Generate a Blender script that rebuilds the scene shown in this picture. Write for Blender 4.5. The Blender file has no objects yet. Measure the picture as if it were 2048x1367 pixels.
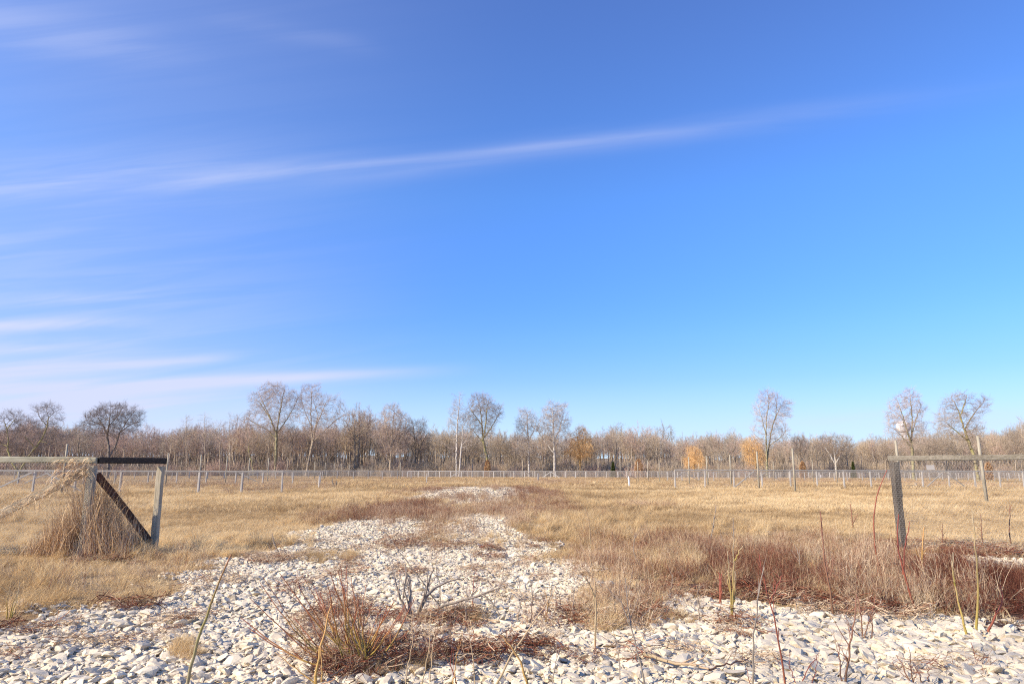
import bpy, math, random
import numpy as np
from mathutils import Vector, Matrix, Euler

random.seed(7); RNG = np.random.default_rng(7)
S = bpy.context.scene
COL = S.collection
R = math.radians

# ------------------------------------------------------------------ camera
F = 1365.0; CX, CY = 1024.0, 683.5           # photograph's focal length in pixels of the 2048 x 1367 frame
PITCH = R(10.8); ROLL = R(0.16); EYE = 1.5
cam_d = bpy.data.cameras.new('camera'); cam = bpy.data.objects.new('camera', cam_d); COL.objects.link(cam)
cam_d.sensor_width = 36; cam_d.lens = 36*F/2048; cam_d.clip_end = 6000; cam_d.clip_start = 0.05
CM = Matrix.Rotation(math.pi/2+PITCH, 3, 'X') @ Matrix.Rotation(ROLL, 3, 'Z')
cam.matrix_world = Matrix.Translation((0, 0, EYE)) @ CM.to_4x4()
S.camera = cam
CMN = np.array(CM)

# ------------------------------------------------------------------ sun and exposure
SUN_AZ = R(62)      # the light travels towards (sin, cos) of this, from behind left of the camera
SUN_EL = R(29)
sun_d = bpy.data.lights.new('sun', 'SUN'); sun_d.energy = 5.0; sun_d.angle = R(0.55); sun_d.color = (1.0, 0.87, 0.70)
sun = bpy.data.objects.new('sun', sun_d); COL.objects.link(sun)
to_sun = Vector((-math.sin(SUN_AZ)*math.cos(SUN_EL), -math.cos(SUN_AZ)*math.cos(SUN_EL), math.sin(SUN_EL)))
sun.rotation_euler = to_sun.to_track_quat('Z', 'Y').to_euler()
S.view_settings.view_transform = 'Standard'; S.view_settings.look = 'None'
S.view_settings.exposure = 0.62; S.view_settings.gamma = 1; S.view_settings.use_curve_mapping = False

S.render.engine = 'CYCLES'; S.cycles.use_denoising = False; S.cycles.filter_width = 1.15; S.cycles.use_adaptive_sampling = False
S.cycles.max_bounces = 6; S.cycles.diffuse_bounces = 3; S.cycles.sample_clamp_indirect = 6

def ray(px, py):
    """world direction through pixel(s) of the photograph"""
    px = np.asarray(px, float); py = np.asarray(py, float)
    d = np.stack([(px-CX)/F, -(py-CY)/F, -np.ones_like(px)], -1)
    return d @ CMN.T
def on_z(px, py, z=0.0):
    d = ray(px, py); t = (z-EYE)/d[..., 2]
    return d[..., 0]*t, d[..., 1]*t
def on_y(px, py, Y):
    d = ray(px, py); t = Y/d[..., 1]
    return np.array([d[0]*t, Y, EYE+d[2]*t])
def project(x, y, z=0.0):
    p = np.stack([x, y, np.zeros_like(x)+z-EYE], -1) @ CMN
    w = np.maximum(-p[..., 2], 0.02)
    return CX+F*p[..., 0]/w, CY-F*p[..., 1]/w

# ------------------------------------------------------------------ world: daylight sky with thin cirrus
W = bpy.data.worlds.new('World'); S.world = W; W.use_nodes = True
nt = W.node_tree; nt.nodes.clear()
class E:
    """small helper that writes arithmetic as math nodes"""
    def __init__(s, tree, sock): s.t = tree; s.s = sock
    def op(s, o, *a, clamp=False):
        n = s.t.nodes.new('ShaderNodeMath'); n.operation = o; n.use_clamp = clamp
        for i, v in enumerate((s,)+a):
            if isinstance(v, E): s.t.links.new(v.s, n.inputs[i])
            else: n.inputs[i].default_value = float(v)
        return E(s.t, n.outputs[0])
    def __add__(s, o): return s.op('ADD', o)
    def __sub__(s, o): return s.op('SUBTRACT', o)
    def __mul__(s, o): return s.op('MULTIPLY', o)
    def __truediv__(s, o): return s.op('DIVIDE', o)
    def gauss(s): return (s*s*-1.0).op('EXPONENT')
def smooth(e, a, b):
    n = e.t.nodes.new('ShaderNodeMapRange'); n.interpolation_type = 'SMOOTHSTEP'
    e.t.links.new(e.s, n.inputs['Value'])
    n.inputs['From Min'].default_value = a; n.inputs['From Max'].default_value = b
    return E(e.t, n.outputs['Result'])
def nn(tree, typ, **kw):
    n = tree.nodes.new(typ)
    for k, v in kw.items(): setattr(n, k, v)
    return n
def mixc(tree, fac, a, b, mode='MIX'):
    n = nn(tree, 'ShaderNodeMix', data_type='RGBA', blend_type=mode)
    for s_, v in ((n.inputs['Factor'], fac), (n.inputs[6], a), (n.inputs[7], b)):
        if isinstance(v, E): tree.links.new(v.s, s_)
        elif isinstance(v, bpy.types.NodeSocket): tree.links.new(v, s_)
        elif isinstance(v, (int, float)): s_.default_value = v
        else: s_.default_value = (*v, 1) if len(v) == 3 else v
    return n.outputs[2]

def ramp0(t, fac, stops):
    r = nn(t, 'ShaderNodeValToRGB'); e = r.color_ramp.elements
    while len(e) < len(stops): e.new(0.5)
    for i, (p, c) in enumerate(stops): e[i].position = p; e[i].color = (*[x/1.1 for x in c], 1)
    t.links.new(fac.s, r.inputs[0]); return mixc(t, 1.0, r.outputs[0], (1.1, 1.1, 1.1), 'MULTIPLY')
sky = nn(nt, 'ShaderNodeTexSky', sky_type='NISHITA', sun_disc=False, sun_elevation=SUN_EL,
         sun_rotation=math.atan2(to_sun.x, to_sun.y), air_density=1.0, dust_density=0.6, ozone_density=2.2, altitude=200)
SKY_STRENGTH = 0.12
tc = nn(nt, 'ShaderNodeTexCoord'); sp = nn(nt, 'ShaderNodeSeparateXYZ'); nt.links.new(tc.outputs['Generated'], sp.inputs[0])
X, Yv, Z = (E(nt, sp.outputs[i]) for i in range(3))
Yp = Yv.op('MAXIMUM', 0.03)
U = X/Yp; V = Z/Yp
front = smooth(Yv, 0.05, 0.35)
comb = nn(nt, 'ShaderNodeCombineXYZ')
# wispy fibres run along the streaks, so the noise is stretched along a slightly rising direction
u2 = U*1.0+V*0.2; v2 = V-U*0.12
nt.links.new((u2*1.3).s, comb.inputs[0]); nt.links.new((v2*19.0).s, comb.inputs[1])
nz = nn(nt, 'ShaderNodeTexNoise', noise_dimensions='2D'); nz.inputs['Scale'].default_value = 1.6; nz.inputs['Detail'].default_value = 7
nz.inputs['Roughness'].default_value = 0.55; nz.inputs['Distortion'].default_value = 0.35
nt.links.new(comb.outputs[0], nz.inputs['Vector'])
NZ = smooth(E(nt, nz.outputs['Fac']), 0.30, 0.72)
comb2 = nn(nt, 'ShaderNodeCombineXYZ'); nt.links.new((U*0.9).s, comb2.inputs[0]); nt.links.new((V*3.0).s, comb2.inputs[1])
nz2 = nn(nt, 'ShaderNodeTexNoise', noise_dimensions='2D'); nz2.inputs['Scale'].default_value = 1.7; nz2.inputs['Detail'].default_value = 3
nt.links.new(comb2.outputs[0], nz2.inputs['Vector']); NZ2 = E(nt, nz2.outputs['Fac'])
def streak(pts, w, amp, fade=(0.25, 0.25), grain=0.6, deg=2):
    """a long thin cloud through the given directions; w = half width"""
    d = ray([p[0] for p in pts], [p[1] for p in pts]); u = d[:, 0]/d[:, 1]; v = d[:, 2]/d[:, 1]
    c = np.polyfit(u, v, min(deg, len(pts)-1)); c = np.concatenate([np.zeros(3-len(c)), c])
    curve = (U*c[0]+c[1])*U+c[2]
    dist = (V-curve+(NZ2-0.5)*(w*1.2))/w
    a, b = u.min(), u.max(); L = b-a
    along = smooth(U, a-fade[0]*L, a+fade[0]*L)*(E(nt, smooth(U, b-fade[1]*L, b+fade[1]*L*0.4).s)*-1.0+1.0)
    return dist.gauss()*along*(NZ*grain+(1.0-grain))*amp
cl = None
for args in (
    dict(pts=[(-400, 395), (0, 385), (300, 365), (600, 345), (1000, 302), (1400, 258), (1750, 215), (1950, 182)], w=0.020, amp=0.18, fade=(0.45, 0.40)),
    dict(pts=[(500, 350), (760, 326), (1000, 298), (1200, 278), (1400, 262)], w=0.007, amp=0.16, fade=(0.3, 0.4)),
    dict(pts=[(-400, 410), (0, 385), (350, 352), (750, 330)], w=0.050, amp=0.23, fade=(0.1, 0.5)),
    dict(pts=[(-400, 60), (0, 40), (200, 75), (370, 105)], w=0.040, amp=0.22, fade=(0.1, 0.4)),
    dict(pts=[(450, 40), (600, 65), (760, 100)], w=0.018, amp=0.07, fade=(0.3, 0.3)),
    dict(pts=[(-300, 500), (0, 480), (150, 465)], w=0.022, amp=0.34, fade=(0.1, 0.5)),
    dict(pts=[(-300, 625), (0, 600), (280, 592)], w=0.011, amp=0.34, fade=(0.1, 0.4)),
    dict(pts=[(-300, 662), (0, 652), (310, 640)], w=0.008, amp=0.42, fade=(0.1, 0.3)),
    dict(pts=[(-100, 698), (120, 696), (300, 690)], w=0.007, amp=0.35, fade=(0.2, 0.3)),
    dict(pts=[(200, 728), (380, 720), (480, 711)], w=0.007, amp=0.40, fade=(0.4, 0.3)),
    dict(pts=[(-300, 790), (0, 775), (480, 762), (700, 748), (880, 738)], w=0.009, amp=0.70, fade=(0.1, 0.3)),
    dict(pts=[(-300, 815), (0, 800), (350, 800), (600, 790)], w=0.020, amp=0.45, fade=(0.1, 0.5)),
    dict(pts=[(-300, 745), (0, 740), (280, 740)], w=0.022, amp=0.50, fade=(0.1, 0.6)),
    dict(pts=[(-300, 850), (0, 840), (600, 845)], w=0.030, amp=0.45, fade=(0.1, 0.6)),
    dict(pts=[(1500, 850), (1800, 842), (2400, 825)], w=0.022, amp=0.35, fade=(0.4, 0.1)),
):
    s_ = streak(**args); cl = s_ if cl is None else cl+s_
# broad thin veil low on the left
veil = (E(nt, smooth(U, -0.75, -0.05).s)*-1.0+1.0)*(E(nt, smooth(V, 0.05, 0.50).s)*-1.0+1.0)*(NZ*0.55+0.45)*0.50
veil2 = (E(nt, smooth(U, -0.8, 0.1).s)*-1.0+1.0)*(NZ*0.15+0.7)*0.20
CLD = ((cl+veil+veil2)*front).op('MINIMUM', 0.9)
# light scattered by the low air: brightens and softens the sky towards the horizon
hor = smooth(Z, 0.0, 0.34)*-1.0+1.0
tone = mixc(nt, 1.0, sky.outputs[0], (0.66, 0.86, 1.38), 'MULTIPLY')
alt = ramp0(nt, Z, [(0.0, (.78, .82, .86)), (.08, (.64, .76, .85)), (.13, (.56, .76, .90)), (.19, (.66, .86, 1.0)), (.38, (.84, 1.06, 1.06)), (.60, (1.0, 1.0, 1.0))])
tone = mixc(nt, 1.0, tone, alt, 'MULTIPLY')
hazec = mixc(nt, hor*hor*hor*0.80, tone, (4.0, 5.1, 6.2))
final = mixc(nt, CLD, hazec, (3.9, 4.15, 5.5))
bg = nn(nt, 'ShaderNodeBackground'); bg.inputs['Strength'].default_value = SKY_STRENGTH
wo = nn(nt, 'ShaderNodeOutputWorld'); nt.links.new(final, bg.inputs[0]); nt.links.new(bg.outputs[0], wo.inputs[0])

# ------------------------------------------------------------------ helpers
def tag(o, label=None, cat=None, group=None, kind=None):
    for k, v in (('label', label), ('category', cat), ('group', group), ('kind', kind)):
        if v is not None: o[k] = v
    return o
def link(name, data, parent=None, loc=None):
    o = bpy.data.objects.new(name, data); COL.objects.link(o)
    if parent is not None: o.parent = parent
    if loc is not None: o.location = loc
    return o
def empty(name, loc, rz=0.0):
    o = link(name, None, None, loc); o.rotation_euler.z = rz; o.empty_display_size = 0.2; return o
def mesh_np(name, verts, faces_list, mat=None, smooth_=False, fattr=None):
    """verts (n,3); faces_list = list of int arrays (m,k)"""
    me = bpy.data.meshes.new(name)
    verts = np.ascontiguousarray(verts, dtype=np.float32)
    me.vertices.add(len(verts)); me.vertices.foreach_set('co', verts.ravel())
    fl = [np.asarray(f, dtype=np.int32) for f in faces_list if len(f)]
    if fl:
        loops = np.concatenate([f.ravel() for f in fl]); tot = np.concatenate([np.full(len(f), f.shape[1], np.int32) for f in fl])
        me.loops.add(len(loops)); me.loops.foreach_set('vertex_index', loops)
        me.polygons.add(len(tot)); start = np.concatenate([[0], np.cumsum(tot)[:-1]]).astype(np.int32)
        me.polygons.foreach_set('loop_start', start); me.polygons.foreach_set('loop_total', tot)
        me.polygons.foreach_set('use_smooth', np.full(len(tot), smooth_))
        if fattr is not None:
            a = me.attributes.new('var', 'FLOAT', 'FACE'); a.data.foreach_set('value', np.asarray(fattr, np.float32))
    me.update(calc_edges=True)
    if mat: me.materials.append(mat)
    return me
def rnd_unit(n):
    v = RNG.normal(size=(n, 3)); return v/np.linalg.norm(v, axis=1, keepdims=True)
def norm(v): return v/np.maximum(np.linalg.norm(v, axis=-1, keepdims=True), 1e-9)
def tubes(P0, P1, R0, R1, n):
    """one open frustum per segment"""
    P0, P1 = np.asarray(P0, float), np.asarray(P1, float); m = len(P0)
    d = norm(P1-P0); ref = np.where(np.abs(d[:, 2:3]) > 0.9, [[1., 0, 0]], [[0, 0, 1.]])
    a = norm(np.cross(d, ref)); b = np.cross(d, a)
    ang = np.arange(n)*2*math.pi/n; c, s = np.cos(ang), np.sin(ang)
    ring = a[:, None]*c[None, :, None]+b[:, None]*s[None, :, None]
    A = P0[:, None]+ring*np.asarray(R0)[:, None, None]; B = P1[:, None]+ring*np.asarray(R1)[:, None, None]
    V_ = np.concatenate([A, B], 1).reshape(-1, 3)
    base = (np.arange(m)*2*n)[:, None]; i = np.arange(n)[None]; j = (i+1) % n
    Fq = np.stack([base+i, base+j, base+n+j, base+n+i], -1).reshape(-1, 4)
    return V_, Fq
def ribbons(P, Wd, side=None):
    """P (m,k,3) centre lines, Wd (m,k) widths -> quads"""
    m, k, _ = P.shape
    d = norm(P[:, -1]-P[:, 0])
    if side is None: side = norm(np.cross(d, rnd_unit(m)))
    L = P-side[:, None]*Wd[..., None]*.5; Rr = P+side[:, None]*Wd[..., None]*.5
    V_ = np.stack([L, Rr], 2).reshape(-1, 3)
    base = (np.arange(m)*2*k)[:, None]; i = np.arange(k-1)[None]*2
    Fq = np.stack([base+i, base+i+1, base+i+3, base+i+2], -1).reshape(-1, 4)
    return V_, Fq
class Geo:
    def __init__(s): s.v = []; s.f = {}; s.n = 0; s.var = {}
    def add(s, v, f, var=None):
        v = np.asarray(v, float); f = np.asarray(f)+s.n; k = f.shape[1]
        s.v.append(v); s.f.setdefault(k, []).append(f); s.n += len(v)
        s.var.setdefault(k, []).append(np.broadcast_to(0.5 if var is None else var, (len(f),)))
    def box(s, c, size, rot=None):
        sx, sy, sz = size; q = np.array([[x, y, z] for x in (-.5, .5) for y in (-.5, .5) for z in (-.5, .5)])*[sx, sy, sz]
        if rot is not None: q = q @ np.array(rot).T
        s.add(q+np.array(c), [[0, 1, 3, 2], [4, 6, 7, 5], [0, 4, 5, 1], [2, 3, 7, 6], [0, 2, 6, 4], [1, 5, 7, 3]])
    def beam(s, a, b, w, h, wob=0.0, n=10, bev=0.12):
        """timber with bevelled, slightly uneven edges, from a to b; w sideways, h upward"""
        a, b = np.array(a, float), np.array(b, float); d = norm(b-a)
        up = np.array([0, 0, 1.]) if abs(d[2]) < .9 else np.array([0., 1, 0])
        sx = norm(np.cross(d, up)); sz = np.cross(sx, d)
        c = bev*min(w, h)
        pr = [(-w/2+c, -h/2), (w/2-c, -h/2), (w/2, -h/2+c), (w/2, h/2-c), (w/2-c, h/2), (-w/2+c, h/2), (-w/2, h/2-c), (-w/2, -h/2+c)]
        m = 8; rings = []
        drift = np.zeros(2)
        for i in range(n+1):
            drift = drift+RNG.normal(size=2)*wob
            if i in (0, n): drift = drift*0.3
            p = a+(b-a)*i/n+sx*drift[0]+sz*drift[1]
            k = 1+RNG.normal()*0.02
            rings.append([p+sx*x*k+sz*z*k for x, z in pr])
        V_ = np.array(rings).reshape(-1, 3); Fq = []
        for i in range(n):
            for j in range(m): Fq.append([i*m+j, i*m+(j+1) % m, (i+1)*m+(j+1) % m, (i+1)*m+j])
        s.add(V_, Fq); o = s.n-len(V_)
        s.f.setdefault(8, []).append(np.array([[o+j for j in range(m)][::-1], [o+n*m+j for j in range(m)]])); s.var.setdefault(8, []).append(np.full(2, .5))
    def tube(s, pts, rad, n=8, cap=True):
        pts = np.array(pts, float); m = len(pts); rad = np.broadcast_to(rad, (m,))
        tan = norm(np.gradient(pts, axis=0)); ref = np.array([0, 0, 1.]) if abs(tan[0][2]) < .9 else np.array([1., 0, 0])
        a = norm(np.cross(tan[0], ref)); rings = []
        for i in range(m):
            a = norm(a-tan[i]*np.dot(a, tan[i])); b = np.cross(tan[i], a)
            rings.append([pts[i]+(a*math.cos(t)+b*math.sin(t))*rad[i] for t in np.arange(n)*2*math.pi/n])
        Fq = [[i*n+j, i*n+(j+1) % n, (i+1)*n+(j+1) % n, (i+1)*n+j] for i in range(m-1) for j in range(n)]
        s.add(np.array(rings).reshape(-1, 3), Fq); o = s.n-m*n
        if cap and n > 4:
            s.f.setdefault(n, []).append(np.array([[o+j for j in range(n)][::-1], [o+(m-1)*n+j for j in range(n)]])); s.var.setdefault(n, []).append(np.full(2, .5))
    def mesh(s, name, mat, smooth_=False):
        ks = list(s.f); fl = [np.concatenate(s.f[k]) for k in ks]; va = np.concatenate([np.concatenate(s.var[k]) for k in ks])
        return mesh_np(name, np.concatenate(s.v), fl, mat, smooth_, va)
    def build(s, name, mat, parent=None, smooth_=False, loc=None):
        return link(name, s.mesh(name, mat, smooth_), parent, loc)
def vnoise(x, y, sc, seed=0):
    """smooth value noise in [0,1]"""
    x = np.asarray(x)/sc; y = np.asarray(y)/sc; xi = np.floor(x).astype(np.int64); yi = np.floor(y).astype(np.int64)
    fx = x-xi; fy = y-yi; fx = fx*fx*(3-2*fx); fy = fy*fy*(3-2*fy)
    def h(a, b):
        v = (a*374761393+b*668265263+seed*974634777) & 0x7fffffff
        v = ((v ^ (v >> 13))*1274126177) & 0x7fffffff
        return ((v ^ (v >> 16)) & 0xffff)/65535.0
    return (h(xi, yi)*(1-fx)+h(xi+1, yi)*fx)*(1-fy)+(h(xi, yi+1)*(1-fx)+h(xi+1, yi+1)*fx)*fy
def inpoly(x, y, poly):
    inside = np.zeros(np.shape(x), bool); n = len(poly)
    for i in range(n):
        x0, y0 = poly[i]; x1, y1 = poly[(i+1) % n]
        c = ((y0 > y) != (y1 > y))
        inside ^= c & (x < (x1-x0)*(y-y0)/((y1-y0) if y1 != y0 else 1e-9)+x0)
    return inside
def hz(x, y):
    """gentle lie of the land"""
    x = np.asarray(x, float); y = np.asarray(y, float)
    f = np.clip((np.hypot(x, y)-2)/10, 0, 1)*np.clip(1-(y-70)/60, 0.15, 1)
    rise = .42*np.exp(-((x+2.2)/6.5)**2-((y-47)/7.0)**2)+.10*np.exp(-((x+1.5)/5)**2-((y-21)/5)**2)
    return ((vnoise(x, y, 7.0, 3)-.5)*0.16+(vnoise(x, y, 2.1, 5)-.5)*0.05)*f+rise

# ------------------------------------------------------------------ materials
def mat(name):
    m = bpy.data.materials.new(name); m.use_nodes = True; t = m.node_tree; b = t.nodes['Principled BSDF']
    b.inputs['Roughness'].default_value = 0.9; b.inputs['Specular IOR Level'].default_value = 0.15
    return m, t, b
def noise(t, scale, detail=4, rough=.6, vec=None, stretch=None, coord='Object'):
    n = nn(t, 'ShaderNodeTexNoise'); n.inputs['Scale'].default_value = scale; n.inputs['Detail'].default_value = detail; n.inputs['Roughness'].default_value = rough
    c = nn(t, 'ShaderNodeTexCoord'); src = c.outputs[coord]
    if stretch:
        mp = nn(t, 'ShaderNodeMapping'); mp.inputs['Scale'].default_value = stretch; t.links.new(src, mp.inputs[0]); src = mp.outputs[0]
    t.links.new(src, n.inputs['Vector']); return E(t, n.outputs['Fac'])
def attr(t, name, inst=False):
    a = nn(t, 'ShaderNodeAttribute', attribute_name=name); a.attribute_type = 'INSTANCER' if inst else 'GEOMETRY'
    return E(t, a.outputs['Fac'])
def ramp(t, fac, stops):
    r = nn(t, 'ShaderNodeValToRGB'); e = r.color_ramp.elements
    while len(e) < len(stops): e.new(0.5)
    for i, (p, c) in enumerate(stops): e[i].position = p; e[i].color = (*c, 1)
    t.links.new(fac.s, r.inputs[0]); return r.outputs[0]
def bump(t, b, h, strength=.4, dist=.02):
    n = nn(t, 'ShaderNodeBump'); n.inputs['Strength'].default_value = strength; n.inputs['Distance'].default_value = dist
    t.links.new(h.s, n.inputs['Height']); t.links.new(n.outputs[0], b.inputs['Normal'])
def plant_mat(name, stops, trans=0.25, jitter=0.45, inst=True):
    """stems and blades: the tint comes from the plant, with a per-blade variation"""
    m, t, b = mat(name)
    f = (attr(t, 'tint', True) if inst else nn_rand(t))+(attr(t, 'var')-0.5)*jitter
    c = ramp(t, f.op('ADD', 0, clamp=True), stops)
    t.links.new(c, b.inputs['Base Color'])
    if trans:
        tr = nn(t, 'ShaderNodeBsdfTranslucent'); t.links.new(c, tr.inputs[0]); mx = nn(t, 'ShaderNodeMixShader'); mx.inputs[0].default_value = trans
        t.links.new(b.outputs[0], mx.inputs[1]); t.links.new(tr.outputs[0], mx.inputs[2]); t.links.new(mx.outputs[0], t.nodes['Material Output'].inputs[0])
    return m
def nn_rand(t): return E(t, nn(t, 'ShaderNodeObjectInfo').outputs['Random'])

STRAW = [(0.0, (.20, .12, .065)), (.3, (.42, .29, .145)), (.6, (.66, .47, .235)), (1.0, (.86, .68, .39))]
M_grass = plant_mat('dry_grass', STRAW, .34)
M_brush = plant_mat('brush_stems', [(0.0, (.085, .028, .018)), (.18, (.22, .068, .036)), (.36, (.27, .13, .075)), (.60, (.44, .31, .19)), (1.0, (.70, .55, .36))], 0.05, .8)
def bark(name, c1, c2, c3=None, scale=2.0, moss=None, per_object=0.0):
    m, t, b = mat(name)
    n = noise(t, scale, 5, .65, stretch=(1, 1, .35))
    c = ramp(t, n, [(.3, c1), (.55, c2), (.75, c3 or c2)])
    if moss: c = mixc(t, smooth(noise(t, scale*.35, 3), .42, .58), c, moss)
    if per_object:
        hsv = nn(t, 'ShaderNodeHueSaturation'); t.links.new(c, hsv.inputs['Color']); t.links.new((nn_rand(t)*per_object+(1-per_object/2)).s, hsv.inputs['Value']); c = hsv.outputs[0]
    t.links.new(c, b.inputs['Base Color']); return m
B_brown = bark('bark_brown', (.20, .16, .11), (.36, .29, .21), (.46, .39, .29))
B_olive = bark('bark_olive', (.17, .15, .08), (.32, .28, .16), (.42, .36, .23))
B_moss = bark('bark_mossy', (.16, .13, .08), (.28, .23, .14), moss=(.33, .29, .12), scale=1.2)
B_white = bark('bark_white', (.34, .30, .25), (.52, .47, .40), (.66, .61, .54), scale=.8)
B_dark = bark('bark_dark', (.12, .10, .08), (.21, .175, .14), (.28, .24, .19))
B_orange = bark('bark_orange', (.40, .25, .10), (.58, .37, .15), (.58, .37, .15))
T_pink = bark('twig_pinkish', (.35, .26, .20), (.49, .385, .30), (.56, .45, .35), .3)
T_tan = bark('twig_tan', (.26, .20, .15), (.38, .30, .22), (.46, .37, .28), .3)
T_dark = bark('twig_dark', (.15, .12, .10), (.25, .20, .165), (.31, .26, .21), .3)
T_white = bark('twig_pale', (.36, .30, .25), (.48, .41, .34), (.56, .49, .42), .3)
T_orange = bark('twig_orange', (.60, .36, .15), (.74, .47, .21), (.80, .55, .28), .3)
W_trunk = bark('wood_trunk', (.20, .155, .11), (.36, .29, .21), (.50, .42, .32), .4, per_object=.7)
W_red = bark('wood_twig_red', (.38, .265, .20), (.48, .35, .27), (.56, .42, .33), .2, per_object=.4)
W_grey = bark('wood_twig_grey', (.31, .25, .175), (.42, .34, .25), (.50, .42, .32), .2, per_object=.45)
W_tan = bark('wood_twig_tan', (.38, .28, .175), (.49, .38, .25), (.57, .46, .31), .2, per_object=.45)

def timber(name, c1, c2, c3, sc=1.0, axis='z'):
    m, t, b = mat(name)
    st = {'z': (9, 9, .7), 'x': (.7, 9, 9)}[axis]
    g = noise(t, 3.5*sc, 6, .7, stretch=st); big = noise(t, 1.3, 3, .5)
    c = ramp(t, g*.65+big*.35, [(.34, c1), (.52, c2), (.68, c3)])
    t.links.new(c, b.inputs['Base Color']); bump(t, b, g, .5, .01); return m
M_post = timber('weathered_post', (.22, .185, .12), (.42, .36, .25), (.56, .49, .36))
M_pole = timber('grey_pole', (.18, .155, .11), (.34, .30, .22), (.46, .41, .31))
M_rail = timber('weathered_rail', (.19, .18, .12), (.38, .35, .24), (.52, .48, .35), axis='x')
M_railgrey = timber('grey_brown_rail', (.10, .085, .06), (.22, .19, .14), (.34, .30, .23), axis='x')
M_railtan = timber('weathered_brace', (.24, .18, .11), (.42, .34, .22), (.55, .46, .32), axis='x')
M_raildark = timber('dark_shaded_rail', (.03, .024, .02), (.06, .048, .038), (.15, .125, .085), axis='x')  # near-black tone paints the shade on the face turned from the sun
M_braced = timber('shaded_brown_brace', (.045, .02, .013), (.105, .05, .032), (.19, .11, .07), axis='x')  # brown timber, darkened in colour for its shaded side
M_postdark = timber('dark_grey_post', (.05, .042, .034), (.12, .10, .08), (.22, .19, .145))
M_postfar = timber('sun_bleached_post', (.26, .235, .20), (.42, .385, .33), (.56, .52, .46))
M_railfar = timber('sun_bleached_rail', (.24, .22, .18), (.40, .37, .31), (.52, .48, .42), axis='x')
M_whitewood = timber('whitish_timber', (.42, .39, .34), (.56, .52, .45), (.66, .62, .55))
def plain(name, c, rough=.6, spec=.3, metal=0):
    m, t, b = mat(name); n = noise(t, 6, 3)
    cc = mixc(t, n, tuple(x*.75 for x in c), tuple(min(1, x*1.15) for x in c)); t.links.new(cc, b.inputs['Base Color'])
    b.inputs['Roughness'].default_value = rough; b.inputs['Specular IOR Level'].default_value = spec; b.inputs['Metallic'].default_value = metal
    return m
M_wire = plain('galvanised_wire', (.34, .31, .28), .55, .4, .3)
M_wirel = plain('weathered_wire', (.52, .49, .42), .6, .4, .2)
M_wiref = plain('fence_wire', (.42, .37, .31), .7, .2)
M_whitep = plain('white_plastic', (.82, .82, .80), .45)
M_hose = plain('black_hose', (.03, .03, .035), .5)
M_tank = plain('white_tank_paint', (.74, .72, .70), .4)
M_greym = plain('grey_plate', (.29, .27, .25), .5)

# rocks
M_rock, t, b = mat('limestone_rubble')
ti = attr(t, 'tint', True); n1 = noise(t, 3.2, 5, .65)
c = ramp(t, (ti*.75+n1*.35).op('ADD', 0, clamp=True), [(.0, (.24, .215, .18)), (.10, (.44, .39, .30)), (.36, (.60, .505, .36)), (1.0, (.74, .64, .46))])
t.links.new(c, b.inputs['Base Color']); bump(t, b, n1, .5, .01); b.inputs['Roughness'].default_value = .85
# ground under the dry grass
M_ground, t, b = mat('dry_turf_ground')
a1 = noise(t, .06, 4, .6, stretch=(1, 1, 1)); a2 = noise(t, 1.1, 6, .7); a3 = noise(t, 14, 5, .75)
f = a1*.45+a2*.3+a3*.35
c = ramp(t, f, [(.38, (.22, .135, .075)), (.50, (.33, .215, .105)), (.62, (.50, .345, .16)), (.75, (.60, .44, .23))])
t.links.new(c, b.inputs['Base Color']); bump(t, b, a3+a2, .8, .05)
# earth between the stones
M_bed, t, b = mat('gravel_bed')
vo = nn(t, 'ShaderNodeTexVoronoi'); vo.inputs['Scale'].default_value = 9; co = nn(t, 'ShaderNodeTexCoord'); t.links.new(co.outputs['Object'], vo.inputs['Vector'])
d = E(t, vo.outputs['Distance'])
c = ramp(t, d+(noise(t, 30, 4)-.5)*.25, [(.15, (.56, .49, .37)), (.45, (.42, .36, .27)), (.7, (.20, .165, .12))])
t.links.new(c, b.inputs['Base Color']); bump(t, b, d*-1.0, .8, .05)
M_soilshade, t, b = mat('shaded_litter'); n1 = noise(t, 9, 6, .75)
t.links.new(ramp(t, n1, [(.35, (.06, .03, .02)), (.55, (.16, .09, .055)), (.7, (.28, .18, .11))]), b.inputs['Base Color']); bump(t, b, n1, .7, .03)  # litter colour deepened to paint shade between the stems

# ------------------------------------------------------------------ ground
def grid(xs, ys, z0=0.0):
    Xg, Yg = np.meshgrid(xs, ys); Zg = hz(Xg, Yg)+z0; nx, ny = len(xs), len(ys)
    V_ = np.stack([Xg, Yg, Zg], -1).reshape(-1, 3); i = (np.arange(ny-1)[:, None]*nx+np.arange(nx-1)[None]).ravel()
    return V_, np.stack([i, i+1, i+nx+1, i+nx], -1)
def graded(lim, fine, n=26):
    a = np.arange(0, lim[0]+fine, fine); g = np.geomspace(lim[0]+fine, lim[1], n); return np.concatenate([a, g[1:]])
gx = graded((30, 3000), .5); gx = np.concatenate([-gx[:0:-1], gx]); gy = np.concatenate([[-600, -200, -60, -20], np.arange(-8, 60, .5), np.geomspace(60, 4000, 30)])
v, f = grid(gx, gy)
tag(link('ground', mesh_np('ground', v, [f], M_ground, True)), kind='structure')

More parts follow.
